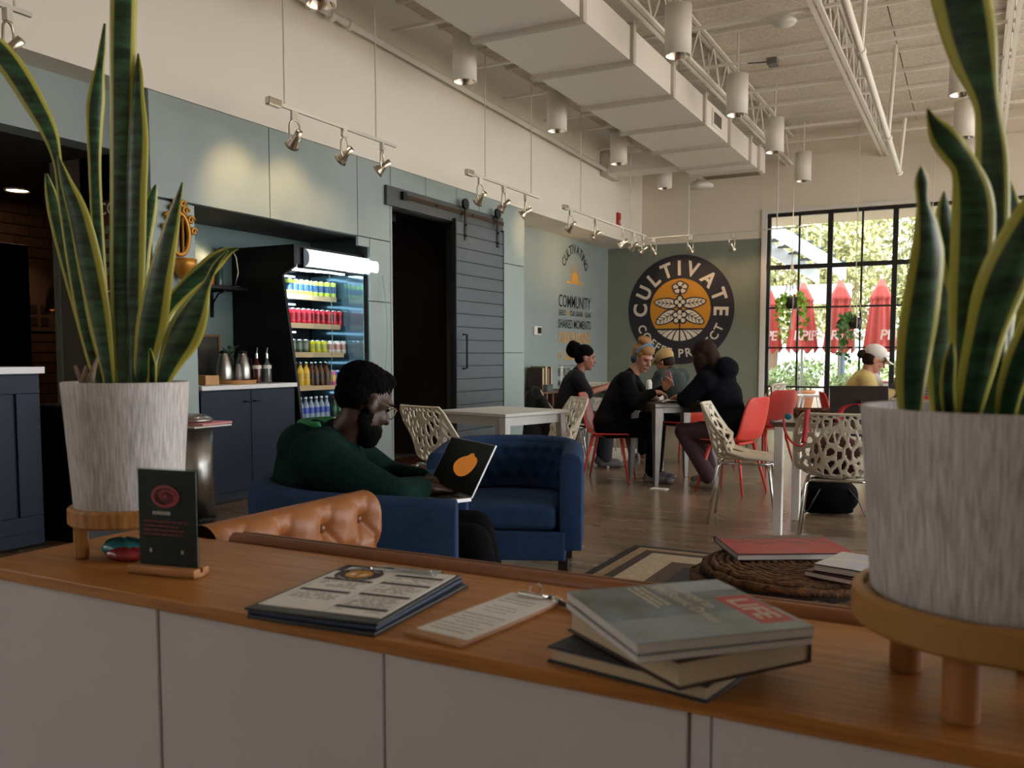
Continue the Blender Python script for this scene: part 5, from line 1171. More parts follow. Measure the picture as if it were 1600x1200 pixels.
# ---------------------------------------------------------------- people
V = lambda *a: Vector(a)
def ell_h(m, R, c, off, r, n=14, rot=None): m.ell(c + R @ V(*off), r, R @ (rot or Matrix.Identity(3)), n)
def hand(m, w_, d, nrm, side, curl=.5, s=1.0):
    """palm, four bent fingers and a thumb; d = pointing direction, nrm = palm side"""
    d = Vector(d).normalized(); nrm = Vector(nrm); nrm = (nrm - d * nrm.dot(d)).normalized(); lat = d.cross(nrm) * side
    R = Matrix((d, lat, nrm)).transposed()
    m.ell(w_ + d * .045 * s, (.052 * s, .042 * s, .019 * s), R, 14); m.cap(w_ - d * .02, w_ + d * .02, .026 * s, .027 * s, 10)
    for k, (o, L) in enumerate(((-.031, .066), (-.0105, .078), (.0105, .082), (.031, .074))):
        p = w_ + (d * .083 + lat * -o) * s; c1, c2 = curl * .7, curl * 1.6
        e1 = d * math.cos(c1) + nrm * math.sin(c1); e2 = d * math.cos(c2) + nrm * math.sin(c2)
        q = p + e1 * L * .55 * s; m.cap(p - d * .02, q, .0105 * s, .0098 * s, 8); m.cap(q, q + e2 * L * .45 * s, .0098 * s, .0085 * s, 8)
    p = w_ + (d * .025 + lat * .033) * s; q = p + (d * .6 + lat * .62 + nrm * .3).normalized() * .04 * s
    m.cap(p, q, .0135 * s, .0115 * s, 8); m.cap(q, q + (d * .85 + lat * .2 + nrm * .3).normalized() * .032 * s, .0115 * s, .0095 * s, 8)
def seated(lean=.12, head=(.2, 0, 1.12), **kw):
    J = dict(pel=V(0, 0, .53), chest=V(lean * .75, 0, .86), neck=V(lean, 0, 1.0), head=V(*head), shR=V(lean * .85, -.185, .94), shL=V(lean * .85, .185, .94), elR=V(lean + .12, -.25, .70), elL=V(lean + .12, .25, .70), wrR=V(.42, -.1, .77), wrL=V(.42, .1, .77), hdR=V(1, .5, -.1), hdL=V(1, -.5, -.1), pnR=V(0, 0, -1), pnL=V(0, 0, -1),
             hipR=V(.02, -.1, .50), hipL=V(.02, .1, .50), knR=V(.44, -.13, .5), knL=V(.44, .13, .5), anR=V(.42, -.13, .08), anL=V(.42, .13, .08))
    for k, v in kw.items(): J[k] = V(*v)
    return J
def person(label, loc, rz, J, skin, top, pants, shoes, yaw=0, pitch=0, hair=None, curl=.5, voxel=.0085, girth=1.0, cuff=.93, face=True, hs=1.0, brow='#2a1a10', extra_top=None):
    Rh = Matrix.Rotation(math.radians(yaw), 3, 'Z') @ Matrix.Rotation(math.radians(pitch), 3, 'Y'); H = J['head']
    m = M(); g = girth
    m.ell(J['pel'], (.13 * g, .165 * g, .12)); m.cap(J['pel'], J['chest'], .12 * g, .13 * g, 16)
    m.ell(J['chest'], (.11 * g, .155 * g, .14)); m.cap(J['shR'], J['shL'], .065 * g, .065 * g); m.cap(J['neck'] - V(0, 0, .04), H + Rh @ V(-.015, 0, -.06), .06, .052)
    for s in 'RL':
        m.cap(J['sh' + s], J['el' + s], .052 * g, .04 * g); m.cap(J['el' + s], J['wr' + s], .04 * g, .027); hand(m, J['wr' + s], J['hd' + s], J['pn' + s], 1 if s == 'R' else -1, curl)
        m.cap(J['hip' + s], J['kn' + s], .083 * g, .058); m.cap(J['kn' + s], J['an' + s], .055, .038); m.cap(J['an' + s] + V(-.03, 0, -.03), J['an' + s] + V(.15, 0, -.045), .035, .03)
    ell_h(m, Rh, H, (-.008, 0, .032), (.1 * hs, .078 * hs, .094 * hs), 20); ell_h(m, Rh, H, (.022, 0, -.045), (.07, .06, .08), 18); ell_h(m, Rh, H, (.06, 0, -.1), (.03, .034, .024))
    m.cap(H + Rh @ V(.09, 0, .012), H + Rh @ V(.112, 0, -.028), .010, .0155, 10); ell_h(m, Rh, H, (.083, 0, .03), (.02, .055, .012)); ell_h(m, Rh, H, (.088, 0, -.066), (.014, .027, .011)); ell_h(m, Rh, H, (.06, .035, -.03), (.03, .025, .03)); ell_h(m, Rh, H, (.06, -.035, -.03), (.03, .025, .03))
    for s in (-1, 1): ell_h(m, Rh, H, (-.005, s * .08, -.01), (.022, .011, .034), 12, Matrix.Rotation(s * -.25, 3, 'Z'))
    body = remesh(m, 'person', skin, voxel, None, 3, .5, label=label, cat='person')
    body.location = loc; body.rotation_euler = (0, 0, rz)
    # clothing
    c = M(); x = .018
    c.ell(J['pel'] + V(0, 0, .02), (.14 * g + x, .17 * g + x, .1)); c.cap(J['pel'] + V(0, 0, .03), J['chest'], .13 * g + x, .135 * g + x, 16); c.ell(J['chest'], (.115 * g + x, .16 * g + x, .14)); c.cap(J['shR'], J['shL'], .07 * g + x, .07 * g + x)
    c.cap(J['neck'] - V(0, 0, .06), J['neck'] + V(0, 0, .0), .085, .06)
    for s in 'RL':
        e, w_ = J['el' + s], J['wr' + s]; c.cap(J['sh' + s], e, .062 * g + x, .048 * g + x)
        if cuff > 0: c.cap(e, e + (w_ - e) * cuff, .048 * g + x, .034 + x * .6)
    if extra_top: extra_top(c, J, Rh, H)
    remesh(c, 'top_garment', top, .012, body, 4)
    if pants:
        c = M(); c.ell(J['pel'] - V(0, 0, .03), (.14 * g + .01, .17 * g + .01, .1))
        for s in 'RL': c.cap(J['hip' + s], J['kn' + s], .092 * g + .01, .068 + .01); c.cap(J['kn' + s], J['an' + s] + V(0, 0, .03), .066 + .01, .055 + .012)
        remesh(c, 'trousers', pants, .012, body, 4)
    if shoes:
        for s in 'RL':
            c = M(); a = J['an' + s]; c.cap(a + V(-.045, 0, -.03), a + V(.09, 0, -.035), .043, .042); c.ell(a + V(.14, 0, -.045), (.06, .044, .034)); c.cap(a + V(-.03, 0, -.01), a + V(-.02, 0, .03), .045, .042)
            remesh(c, 'shoe', shoes, .009, body, 3)
    if face:
        for s in (-1, 1):
            e = M(); ell_h(e, Rh, H, (.081, s * .031, .006), (.008, .014, .006), 10); e.obj('eye', mat('eye_dark', '#1c120c', .2), body, smooth=True)
            e = M(); ell_h(e, Rh, H, (.096, s * .033, .028), (.005, .02, .004), 8); e.obj('eyebrow', mat('brow' + brow, brow, .8), body, smooth=True)
        e = M(); ell_h(e, Rh, H, (.099, 0, -.066), (.005, .023, .007), 10); e.obj('lips', mat('lips' + label[:6], '#8a4a40', .5), body, smooth=True)
    if hair: hair(body, Rh, H)
    return body, Rh, H
def hmesh(body, Rh, H, parts, name, mt, voxel=.008, rough=0, seed=1):
    m = M()
    for (o, r) in parts: ell_h(m, Rh, H, o, r, 20)
    o = remesh(m, name, mt, voxel, body, 2)
    if rough:
        rg = random.Random(seed)
        for v in o.data.vertices: v.co += v.normal * rg.uniform(-rough, rough)
    return o
skin_dark = mat('skin_dark', '#3a2219', .5); skin_fair = mat('skin_fair', '#c08a74', .5); skin_med = mat('skin_med', '#94604a', .5); skin_tan = mat('skin_tan', '#a87058', .5)
hair_blk = mat('hair_black', '#080606', .9, bump=.6, bscale=160, spec=.1); hair_br = mat('hair_brown', '#27160e', .7, bump=.4, bscale=120, spec=.2); hair_bl = mat('hair_blond', '#9a6f3e', .6, bump=.4, bscale=120)
# man in the blue armchair
gr_h = mat('hoodie_green', '#0d2621', .95, noise=.15, nscale=18, bump=.15, bscale=120, spec=.1); black_tr = mat('trousers_black', '#08080a', .95, spec=.1)
JA = dict(pel=V(.03, 0, .52), chest=V(-.025, 0, .75), neck=V(.03, 0, .895), head=V(.125, .0, 1.005), shR=V(.0, -.19, .83), shL=V(.0, .19, .83), elR=V(.255, -.24, .705), elL=V(.16, .29, .70), wrR=V(.33, -.05, .715), wrL=V(.31, .16, .715), hdR=V(.75, .55, -.12), hdL=V(.9, -.3, -.1), pnR=V(0, 0, -1), pnL=V(0, 0, -1),
          hipR=V(.06, -.1, .5), hipL=V(.06, .1, .5), knR=V(.50, -.12, .53), knL=V(.50, .13, .53), anR=V(.60, -.13, .09), anL=V(.60, .13, .09))
def man_hair(b, R, H):
    hmesh(b, R, H, [((-.022, 0, .062), (.1, .086, .078)), ((-.045, 0, .02), (.066, .081, .07)), ((.03, 0, .095), (.055, .07, .038))], 'hair', hair_blk, .007, .004)
    hmesh(b, R, H, [((.045, 0, -.085), (.06, .06, .05)), ((.06, 0, -.105), (.045, .042, .04)), ((.0, .05, -.05), (.03, .018, .045)), ((.0, -.05, -.05), (.03, .018, .045))], 'beard', hair_blk, .008, .002)
    for s in (-1, 1):
        M().tube([H + R @ V(-.01, s * .083, .01), H + R @ V(.05, s * .08, .012), H + R @ V(.1, s * .066, .012)], .002, 6).obj('glasses_temple', nickel, b)
        M().tube([H + R @ V(.108 - .01 * abs(math.cos(t)), s * (.036 + .024 * math.cos(t)), .002 + .02 * math.sin(t)) for t in [2 * PI * k / 16 for k in range(16)]], .0018, 5, closed=True).obj('glasses_rim', nickel, b)
def hood_a(c, J, R, H):
    n = J['neck']
    for k in range(9):
        a = PI * .5 + PI * k / 8; c.ell(n + V(-.02 + .1 * math.cos(a), .115 * math.sin(a), .0 - .025 * abs(math.cos(a))), (.05, .05, .04))
    c.ell(n + V(-.13, 0, -.045), (.075, .13, .085)); c.ell(n + V(-.1, -.08, .0), (.06, .06, .05)); c.ell(n + V(-.1, .08, .0), (.06, .06, .05))
    c.ell(V(.05, 0, .62), (.17, .2, .16))
man, _, HA = person('man with beard and glasses in dark green hoodie using a laptop', A_O, A_R, JA, skin_dark, gr_h, black_tr, mat('shoe_black', '#121212', .5), 40, 24, man_hair, .3, .007, 1.12, .95, True, 1.0, '#0d0a09', hood_a)
m = M(); n_ = JA['neck']
m.grid(lambda u, v: n_ + V(-.015 + (.115 - .045 * v) * math.cos(PI * .55 + PI * .9 * u), (.125 - .05 * v) * math.sin(PI * .55 + PI * .9 * u), .05 - .055 * v), 20, 5)
m.obj('hood_lining', mat('hood_bright', '#1f7a4c', .7), man, smooth=True, solid=.012)
# his laptop
lp_ = thing('open_laptop', 'open laptop showing an orange shape on black, on the man\'s knees', 'laptop', (0, 0, 0))
BR, BL = Vector((-1.508, 2.563, .685)), Vector((-1.764, 2.688, .695))
wv_ = (BR - BL).normalized(); up_ = Vector((.05, .085, .175)); up_ = (up_ - wv_ * up_.dot(wv_)).normalized()
Wd, Hg = (BR - BL).length, .2
nrm_ = wv_.cross(up_).normalized()      # towards the man
if nrm_.dot(-Rv) < 0: nrm_ = -nrm_
lp_.location = (BL + BR) / 2; lp_['_w'] = tuple(lp_.location)
def slab(o, a, b, n, la, lb, th):
    m = M(); o = Vector(o); vs = [o + a * (la * i) + b * (lb * j) + n * (th * k) for k in (0, 1) for j in (0, 1) for i in (0, 1)]
    return m.add(vs, [(0, 2, 3, 1), (4, 5, 7, 6), (0, 1, 5, 4), (2, 6, 7, 3), (0, 4, 6, 2), (1, 3, 7, 5)])
silver = mat('laptop_silver', '#a9abae', .3, metal=.8)
slab(BL, wv_, up_, -nrm_, Wd, Hg, .006).obj('lid', silver, lp_)
slab(BL + nrm_ * .0006 + wv_ * .004 + up_ * .006, wv_, up_, nrm_, Wd - .008, Hg - .01, .0008).obj('screen', mat('screen_black', '#0a0705', .2, emit=.02), lp_)
cc = BL + wv_ * (Wd * .58) + up_ * (Hg * .52) + nrm_ * .0018
m = M(); pts_ = []
for k in range(30):
    a = 2 * PI * k / 30; r = 1 + .06 * math.sin(3 * a) + (.22 if abs(a - 1.1) < .25 else 0); x_, y_ = .066 * r * math.cos(a), .04 * r * math.sin(a); pts_.append((x_ * .95 - y_ * .35, x_ * .25 + y_ * .95))
m.add([cc + wv_ * x + up_ * y for x, y in pts_], [tuple(range(30))]); m.obj('screen_image', mat('screen_orange', '#c8762a', .5, emit=.32), lp_)
bdir = (-Rv * .6 - Fv * .6); bdir = (bdir - wv_ * bdir.dot(wv_)).normalized()
slab(BL, wv_, bdir, Vector((0, 0, -1)), Wd, .2, .012).obj('base', silver, lp_)
slab(BL + bdir * .02 + wv_ * .02 + V(0, 0, .0006), wv_, bdir, Vector((0, 0, -1)), Wd - .04, .09, .001).obj('keyboard', black, lp_)

# woman with the dark bun (left of the far table)
ch_grey = mat('tee_charcoal', '#232226', .9, spec=.2)
def bun_hair(b, R, H):
    hmesh(b, R, H, [((-.015, 0, .055), (.1, .088, .088)), ((-.05, 0, -.005), (.06, .078, .07))], 'hair', hair_blk, .009, .003)
    hmesh(b, R, H, [((-.125, 0, .07), (.085, .085, .085)), ((-.14, .02, .11), (.055, .06, .055))], 'hair_bun', hair_blk, .01, .007)
LB = (-3.8, 8.38, 0)
person('woman with dark hair bun and charcoal top resting hands on the table', LB, math.radians(30), seated(.14, (.215, 0, 1.14), wrR=(.44, -.06, .84), wrL=(.44, .06, .84), elR=(.22, -.22, .78), elL=(.24, .22, .78), hdR=(.6, .6, .4), hdL=(.6, -.6, .4)), skin_med, ch_grey, mat('jeans_dark', '#23262e', .8), mat('shoe_grey', '#5a5556', .6), 0, 8, bun_hair, .9, girth=.9, cuff=0)
ctb = thing('black_coat', 'long black coat hanging over the bun woman\'s chair back', 'coat', LB, rz=math.radians(30))
m = M(); m.cap((-.3, -.2, .80), (-.3, .2, .80), .05, .05); m.cap((-.33, -.2, .75), (-.36, -.24, .22), .05, .07); m.cap((-.33, .2, .75), (-.36, .2, .3), .05, .07); m.cap((-.34, 0, .75), (-.37, 0, .25), .06, .08); m.cap((-.25, -.27, .72), (-.08, -.31, .2), .05, .08); m.cap((-.2, -.28, .6), (.05, -.29, .3), .05, .06); m.cap((-.3, -.1, .6), (-.3, -.3, .3), .06, .08)
remesh(m, 'cloth', mat('coat_black', '#0a0a0b', .85, bump=.2, bscale=20), .014, ctb, 5); M().tube([(-.3, -.05, .85), (-.31, 0, .87), (-.3, .05, .85)], .006, 6).obj('collar_loop', black, ctb)

# woman with headband and headphones
blk_jk = mat('jacket_black', '#0b0b0d', .85, bump=.15, bscale=60, spec=.15)
def hb_hair(b, R, H):
    hmesh(b, R, H, [((-.02, 0, .05), (.1, .089, .09)), ((-.05, 0, -.01), (.055, .084, .08)), ((.03, 0, .085), (.066, .076, .05))], 'hair', hair_bl, .009, .002)
    hmesh(b, R, H, [((-.045, 0, .155), (.06, .062, .04)), ((-.03, .02, .17), (.04, .04, .03))], 'hair_bun', hair_bl, .01, .004)
    M().tube([H + R @ V(.0 + .03 * math.cos(a * .5), .092 * math.cos(a), .045 + .092 * math.sin(a)) for a in [PI * k / 20 for k in range(21)]], .016, 8, flat=.5).obj('headband', mat('headband_blue', '#4d7896', .7), b, smooth=True)
    for s in (-1, 1):
        e = M(); ell_h(e, R, H, (-.01, s * .095, -.01), (.036, .022, .042), 16); e.obj('headphone_cup', mat('phone_navy', '#28344a', .4), b, smooth=True)
LC = (-3.02, 7.68, 0)
def jkt(c, J, R, H): c.ell(J['pel'] + V(.0, 0, .02), (.16, .19, .12)); c.ell(J['chest'] + V(-.03, 0, -.1), (.16, .2, .16))
wcb, Rc, Hc = person('woman in black jacket with blue headband and headphones holding a phone', LC, math.radians(12), seated(.2, (.30, 0, 1.145), wrR=(.42, -.12, .83), wrL=(.50, .03, .86), elR=(.27, -.24, .76), elL=(.3, .24, .76), hdR=(.8, .5, .05), hdL=(.5, -.3, .8), pnL=(-.4, -.8, .0), pnR=(0, .3, -1)), skin_fair, blk_jk, black_tr, mat('shoe_grey', '#5a5556', .6), -36, 24, hb_hair, .8, girth=1.0, extra_top=jkt, brow='#6a4426')
m = M(); m.prism([(-.035, 0), (.035, 0), (.015, -.12), (-.015, -.12)], JA['neck'] * 0 + V(.335, 0, .93), (0, 1, 0), (0, 0, 1), .004); m.obj('green_shirt', mat('green_tee', '#2f8a54', .7), wcb)
ph = thing('mobile_phone', 'mobile phone in pink and white case in the headband woman\'s hand', 'phone', (-2.5, 7.85, .905), rz=math.radians(-30))
M().box((0, 0, .05), (.075, .01, .145), 0, 0, Matrix.Rotation(.35, 3, 'X')).obj('case', mat('phone_pink', '#c9a5b5', .4), ph, bevel=.006)
M().box((0, -.006, .085), (.03, .008, .03), 0, 0, Matrix.Rotation(.35, 3, 'X')).obj('camera_bump', black_gloss, ph, bevel=.003)

# man in tan cap beyond
def cap_a(b, R, H, mt, strap=True, logo=None):
    hmesh(b, R, H, [((-.008, 0, .06), (.112, .093, .088))], 'cap_crown', mt, .009)
    m = M(); m.grid(lambda u, v: H + R @ V(.06 + v * .12 * math.sin(PI * (.12 + .76 * u)) ** .6, .085 * math.cos(PI * (.05 + .9 * u)), .052 - .02 * v - .018 * v * abs(math.cos(PI * u))), 15, 6); m.obj('cap_brim', mt, b, smooth=True, solid=.005)
    if strap: M().tube([H + R @ V(-.105 * math.sin(PI * k / 10) , .09 * math.cos(PI * k / 10), .01) for k in range(11)], .012, 8, flat=.5).obj('cap_strap', black, b, smooth=True)
tan_cap = mat('cap_tan', '#b0905f', .8); white_cap = mat('cap_white', '#d8d2cc', .75)
def d_hair(b, R, H):
    hmesh(b, R, H, [((-.04, 0, -.01), (.068, .082, .07))], 'hair', hair_br, .01, .002); cap_a(b, R, H, tan_cap)
dk_green = mat('sweat_green', '#2b3632', .85)
bD, _, _ = person('man in tan cap and dark green sweatshirt, seen from behind', (-2.83, 9.33, 0), math.radians(160), seated(.16, (.23, 0, 1.10)), skin_tan, dk_green, black_tr, None, 5, 20, d_hair, girth=1.0)
n_ = V(.16, 0, 1.02); M().tube([n_ + V(-.02 + .068 * math.cos(a), .07 * math.sin(a), -.02 + .015 * math.cos(a)) for a in [2 * PI * k / 20 for k in range(20)]], .014, 8, closed=True).obj('white_collar', white_paint, bD, smooth=True)
rch((-2.8, 9.32, 0), 160, 'red shell chair under the man in the tan cap')
# person in navy hoodie, back to us
nv = mat('hoodie_navy', '#090a12', .95, bump=.15, bscale=60, spec=.1)
def long_hair(b, R, H):
    hmesh(b, R, H, [((-.015, 0, .05), (.112, .1, .096)), ((-.055, 0, -.03), (.075, .1, .11)), ((-.075, .02, -.12), (.065, .115, .12)), ((.02, .09, -.1), (.07, .04, .15)), ((.01, .1, -.22), (.08, .05, .12)), ((.02, -.095, -.08), (.06, .035, .13))], 'hair', hair_br, .01, .003)
def hood_e(c, J, R, H):
    n = J['neck']; c.ell(n + V(-.09, -.03, .02), (.09, .15, .1)); c.ell(n + V(-.14, .0, .05), (.09, .14, .1)); c.ell(n + V(-.13, .0, .11), (.05, .11, .05)); c.ell(n + V(-.06, -.1, .06), (.08, .07, .08)); c.ell(n + V(-.04, .11, .03), (.07, .05, .07)); c.ell(J['chest'] + V(-.04, 0, -.06), (.17, .23, .2)); c.ell(J['pel'] + V(-.02, 0, .05), (.19, .23, .15))
maroon_tr = mat('trousers_maroon', '#3a2029', .85)
LE = (-1.84, 7.55, 0)
person('person with long brown hair in navy hoodie, back to the camera', LE, math.radians(165), seated(.2, (.27, .02, 1.16), wrR=(.44, -.1, .81), wrL=(.46, .08, .81), elR=(.3, -.28, .79), elL=(.3, .28, .79), knR=(.4, -.14, .5), knL=(.4, .14, .5), anR=(.3, -.16, .09), anL=(.12, .16, .09)), skin_fair, nv, maroon_tr, mat('shoe_tan', '#7d7466', .7), 12, 22, long_hair, girth=1.12, extra_top=hood_e)
# woman in white cap
yel = mat('cardigan_yellow', '#cdb877', .85, bump=.2, bscale=200)
def f_hair(b, R, H):
    hmesh(b, R, H, [((-.035, 0, .0), (.075, .084, .085))], 'hair', hair_br, .009, .002)
    hmesh(b, R, H, [((-.125, 0, .0), (.04, .045, .045))], 'hair_bun', hair_br, .009, .004)
    cap_a(b, R, H, white_cap, False); m = M(); ell_h(m, R, H, (.098, -.045, .075), (.004, .02, .012), 8, Matrix.Rotation(-.5, 3, 'Z')); m.obj('cap_logo', mat('logo_red', '#c0343c', .6), b)
LF = (-1.05, 8.9, 0)
wf, _, _ = person('woman in white cap and pale yellow cardigan reading a dark tablet', LF, math.radians(15), seated(.13, (.2, 0, 1.13), wrR=(.36, -.08, .83), wrL=(.36, .08, .83), elR=(.2, -.22, .74), elL=(.2, .22, .74)), skin_fair, yel, mat('jeans_blue', '#3a4658', .8), None, 5, 24, f_hair, .9, girth=.95, cuff=.85)
m = M(); m.ell((.2, 0, .88), (.09, .07, .13)); m.obj('white_tee', white_paint, wf, smooth=True)
tbl = thing('dark_tablet', 'dark tablet held up by the woman in the white cap', 'tablet', (-.62, 9.0, .86), rz=math.radians(15))
M().box((0, 0, .03), (.2, .012, .16), PI / 2, 0, Matrix.Rotation(PI / 2, 3, 'Z') @ Matrix.Rotation(-.6, 3, 'X')).obj('case', mat('tablet_brown', '#2a2320', .5), tbl, bevel=.004)
M().box((-.006, 0, .036), (.18, .004, .14), PI / 2, 0, Matrix.Rotation(PI / 2, 3, 'Z') @ Matrix.Rotation(-.6, 3, 'X')).obj('screen', black_gloss, tbl)
# two people mostly hidden by the right plant
def s_hair(b, R, H): hmesh(b, R, H, [((-.02, 0, .045), (.105, .092, .092)), ((-.05, 0, -.02), (.065, .088, .09))], 'hair', hair_blk, .01, .002)
person('dark-haired person in grey beyond the woman in the white cap', (-.45, 10.15, 0), math.radians(215), seated(.15, (.22, 0, 1.12)), skin_med, mat('top_grey', '#4a4a50', .85), black_tr, None, 0, 12, s_hair, voxel=.012, girth=1.0)
rch((-.45, 10.15, 0), 215, 'red shell chair under the dark-haired person in grey')
person('person in plaid shirt half hidden behind the right plant', (-.3, 8.6, 0), math.radians(100), seated(.12, (.18, 0, 1.12)), skin_fair, mat('plaid', '#8a8a94', .85, noise=.7, nscale=22, hex2='#3a3a48', stretch=(1, 1, 3)), black_tr, None, 0, 15, s_hair, voxel=.012, girth=1.0)

# ---------------------------------------------------------------- round logo on the back wall
LC0 = Vector((-4.485, BY - .004, 1.94)); LX, LZ = Vector((1, 0, 0)), Vector((0, 0, 1))
def ring(m, r, y, mi=0, n=72): m.prism([(r * math.cos(2 * PI * k / n), r * math.sin(2 * PI * k / n)) for k in range(n)], LC0 + Vector((0, y, 0)), LX, LZ, .0015, mi)
lg = thing('wall_logo', 'round navy and gold painted coffee logo on the back wall', 'wall logo', (LC0.x, BY, LC0.z - .93), world=True)
m = M(); ring(m, .925, -.001); m.obj('navy_disc', navy_flat, lg)
m = M(); ring(m, .527, -.004, 0); m.obj('gold_disc', gold_flat, lg)
m = M(); arc_text(m, 'CULTIVATE', LC0 + Vector((0, -.008, 0)), LX, LZ, .59, .335, 90, 0, .03, .3, False, .001, .95); m.obj('upper_lettering', cream, lg)
m = M(); arc_text(m, 'COFFEE PROJECT', LC0 + Vector((0, -.008, 0)), LX, LZ, .805, .2, 270, 0, .018, .16, True, .001, .95); m.obj('lower_lettering', cream, lg)
def flat(m, pts, y, mi=0): m.prism(pts, LC0 + Vector((0, y, 0)), LX, LZ, .001, mi)
# field: lower cream segment with navy furrows
n = 30; seg = [(.527 * math.cos(a), .527 * math.sin(a)) for a in [PI + math.asin(.33 / .527) + (PI - 2 * math.asin(.33 / .527)) * k / n for k in range(n + 1)]]
m = M(); flat(m, seg, -.0075); m.obj('field', cream, lg)
m = M(); flat(m, [(-.45, -.345), (.45, -.345), (.45, -.315), (-.45, -.315)], -.0095)
for k in range(-4, 5):
    if k == 0: flat(m, [(-.012, -.32), (.012, -.32), (.016, -.54), (-.016, -.54)], -.0095); continue
    q = []; 
    for t in range(9):
        f_ = t / 8; x_ = k * (.012 + .125 * f_ ** .75) ; z_ = -.33 - .21 * f_ ** (1.5 if abs(k) < 3 else 2.2)
        rr = math.hypot(x_, z_)
        if rr > .535: x_, z_ = x_ * .535 / rr, z_ * .535 / rr
        q.append((x_, z_))
    flat(m, [(x - .012, z) for x, z in q] + [(x + .012, z) for x, z in reversed(q)], -.0095)
m.obj('furrows', navy_flat, lg)
# plant: stem, leaves, berries, flower
m = M(); flat(m, [(-.011, -.33), (.011, -.33), (.011, .33), (-.011, .33)], -.0095)
def leafpoly(cx, cz, L, W_, a, grow=0):
    out = []
    for k in range(20):
        t = 2 * PI * k / 20; x = (L + grow) * math.cos(t); z = (W_ + grow) * math.sin(t) * (1 - .25 * math.cos(t)); out.append((cx + x * math.cos(a) - z * math.sin(a), cz + x * math.sin(a) + z * math.cos(a)))
    return out
mc = M(); md = M()
for s in (-1, 1):
    for (cx, cz, L, W_, a) in ((.25, .115, .19, .075, .12), (.24, -.13, .19, .085, -.5)):
        aa = a if s > 0 else PI - a
        flat(m, leafpoly(s * cx, cz, L, W_, aa, .022), -.0095); flat(mc, leafpoly(s * cx, cz, L, W_, aa), -.0115)
        c_, s_ = math.cos(aa), math.sin(aa)
        def P_(x, z): return (s * cx + x * c_ - z * s_, cz + x * s_ + z * c_)
        flat(md, [P_(-L, -.008), P_(L * .85, -.004), P_(L * .85, .004), P_(-L, .008)], -.0135)
        for k in range(-1, 3):
            for q in (-1, 1): flat(md, [P_(k * .07 - .05, 0), P_(k * .07 + .015, q * W_ * .75), P_(k * .07 + .03, q * W_ * .75), P_(k * .07 - .03, 0)][::q], -.0135)
for (x, z, r) in ((0, .19, .045), (-.055, .13, .045), (.055, .13, .045), (0, .075, .042), (0, -.04, .045), (-.075, -.085, .045), (.075, -.085, .045), (0, -.12, .048), (-.06, -.18, .045), (.06, -.18, .045)):
    flat(m, [(x + (r + .017) * math.cos(2 * PI * k / 16), z + (r + .017) * math.sin(2 * PI * k / 16)) for k in range(16)], -.0142, 0); flat(mc, [(x + r * .82 * math.cos(2 * PI * k / 16), z + r * .82 * math.sin(2 * PI * k / 16)) for k in range(16)], -.0165)
for k in range(5):
    a = PI / 2 + k * 2 * PI / 5 + .0; ca, sa = math.cos(a), math.sin(a); fx, fz = 0, .37
    def Q(r, t): return (fx + r * ca - t * sa, fz + (r * sa + t * ca) * .8)
    flat(m, [Q(.01, -.025), Q(.12, -.075), Q(.155, 0), Q(.12, .075), Q(.01, .025)], -.0095); flat(mc, [Q(.035, -.02), Q(.105, -.05), Q(.13, 0), Q(.105, .05), Q(.035, .02)], -.0115)
m.obj('plant_outline', navy_flat, lg); mc.obj('plant_fill', cream, lg); md.obj('leaf_veins', navy_flat, lg)

# ---------------------------------------------------------------- lettering on the recessed wall
tx = thing('wall_lettering', 'navy and gold painted words with sunrise on the recessed green wall', 'wall lettering', (-5.8, 13.2, .5), world=True)
UX, UZ = Vector((0, 1, 0)), Vector((0, 0, 1)); WXr = -5.797; YC = 13.19
def wtxt(s, z, h, wd, mt, nm, bold=.008, y=None):
    m = M(); w0 = text_geo(s, bold, 'CENTER')[2]; size = h / .72
    m.text(s, (WXr, YC if y is None else y, z), UX, UZ, size, 0, bold, 'CENTER', .002, wd / (w0 * size)); return m.obj(nm, mt, tx)
ntx = mat('text_navy', '#2c2a33', .6); gtx = mat('text_gold', '#d79b3f', .6)
m = M(); cc_ = Vector((WXr, YC, 2.33))
arc_text(m, 'CULTIVATING', cc_, UX, UZ, .47, .2, 90, 0, .015, .06, False, .002, .9); m.v = [(v[0], v[1], 2.33 + (v[2] - 2.33) * 1.02) for v in m.v]; m.obj('arched_word', ntx, tx)
m = M(); m.prism([(-.34, -.04), (.34, -.04), (.34, -.01), (-.34, -.01)], (WXr, YC, 2.36), UX, UZ, .002); m.prism([(.15 * math.cos(PI * k / 14), .15 * math.sin(PI * k / 14)) for k in range(15)], (WXr, YC, 2.36), UX, UZ, .002)
for k in range(13):
    a = PI * (k + .5) / 13; m.prism([(.17 * math.cos(a - .04), .17 * math.sin(a - .04)), (.30 * math.cos(a), .30 * math.sin(a)), (.17 * math.cos(a + .04), .17 * math.sin(a + .04))][::1], (WXr, YC, 2.36), UX, UZ, .002)
m.obj('sunrise', gtx, tx)
wtxt('COMMUNITY', 1.93, .2, 1.28, ntx, 'word'); 
wtxt('SEED', 1.80, .085, .26, ntx, 'word', .004, YC - .5); wtxt('TO', 1.80, .085, .12, gtx, 'word', .004, YC - .27); wtxt('CUP, GRAIN', 1.80, .085, .5, ntx, 'word', .004, YC + .05); wtxt('TO', 1.80, .085, .1, gtx, 'word', .004, YC + .36); wtxt('GLASS', 1.80, .085, .24, ntx, 'word', .004, YC + .54)
wtxt('SHARED MOMENTS', 1.60, .14, 1.3, ntx, 'word'); wtxt('CREATE BONDS,', 1.37, .17, 1.28, gtx, 'word'); wtxt('Good Vibes', 1.1, .16, .86, gtx, 'word', .012)
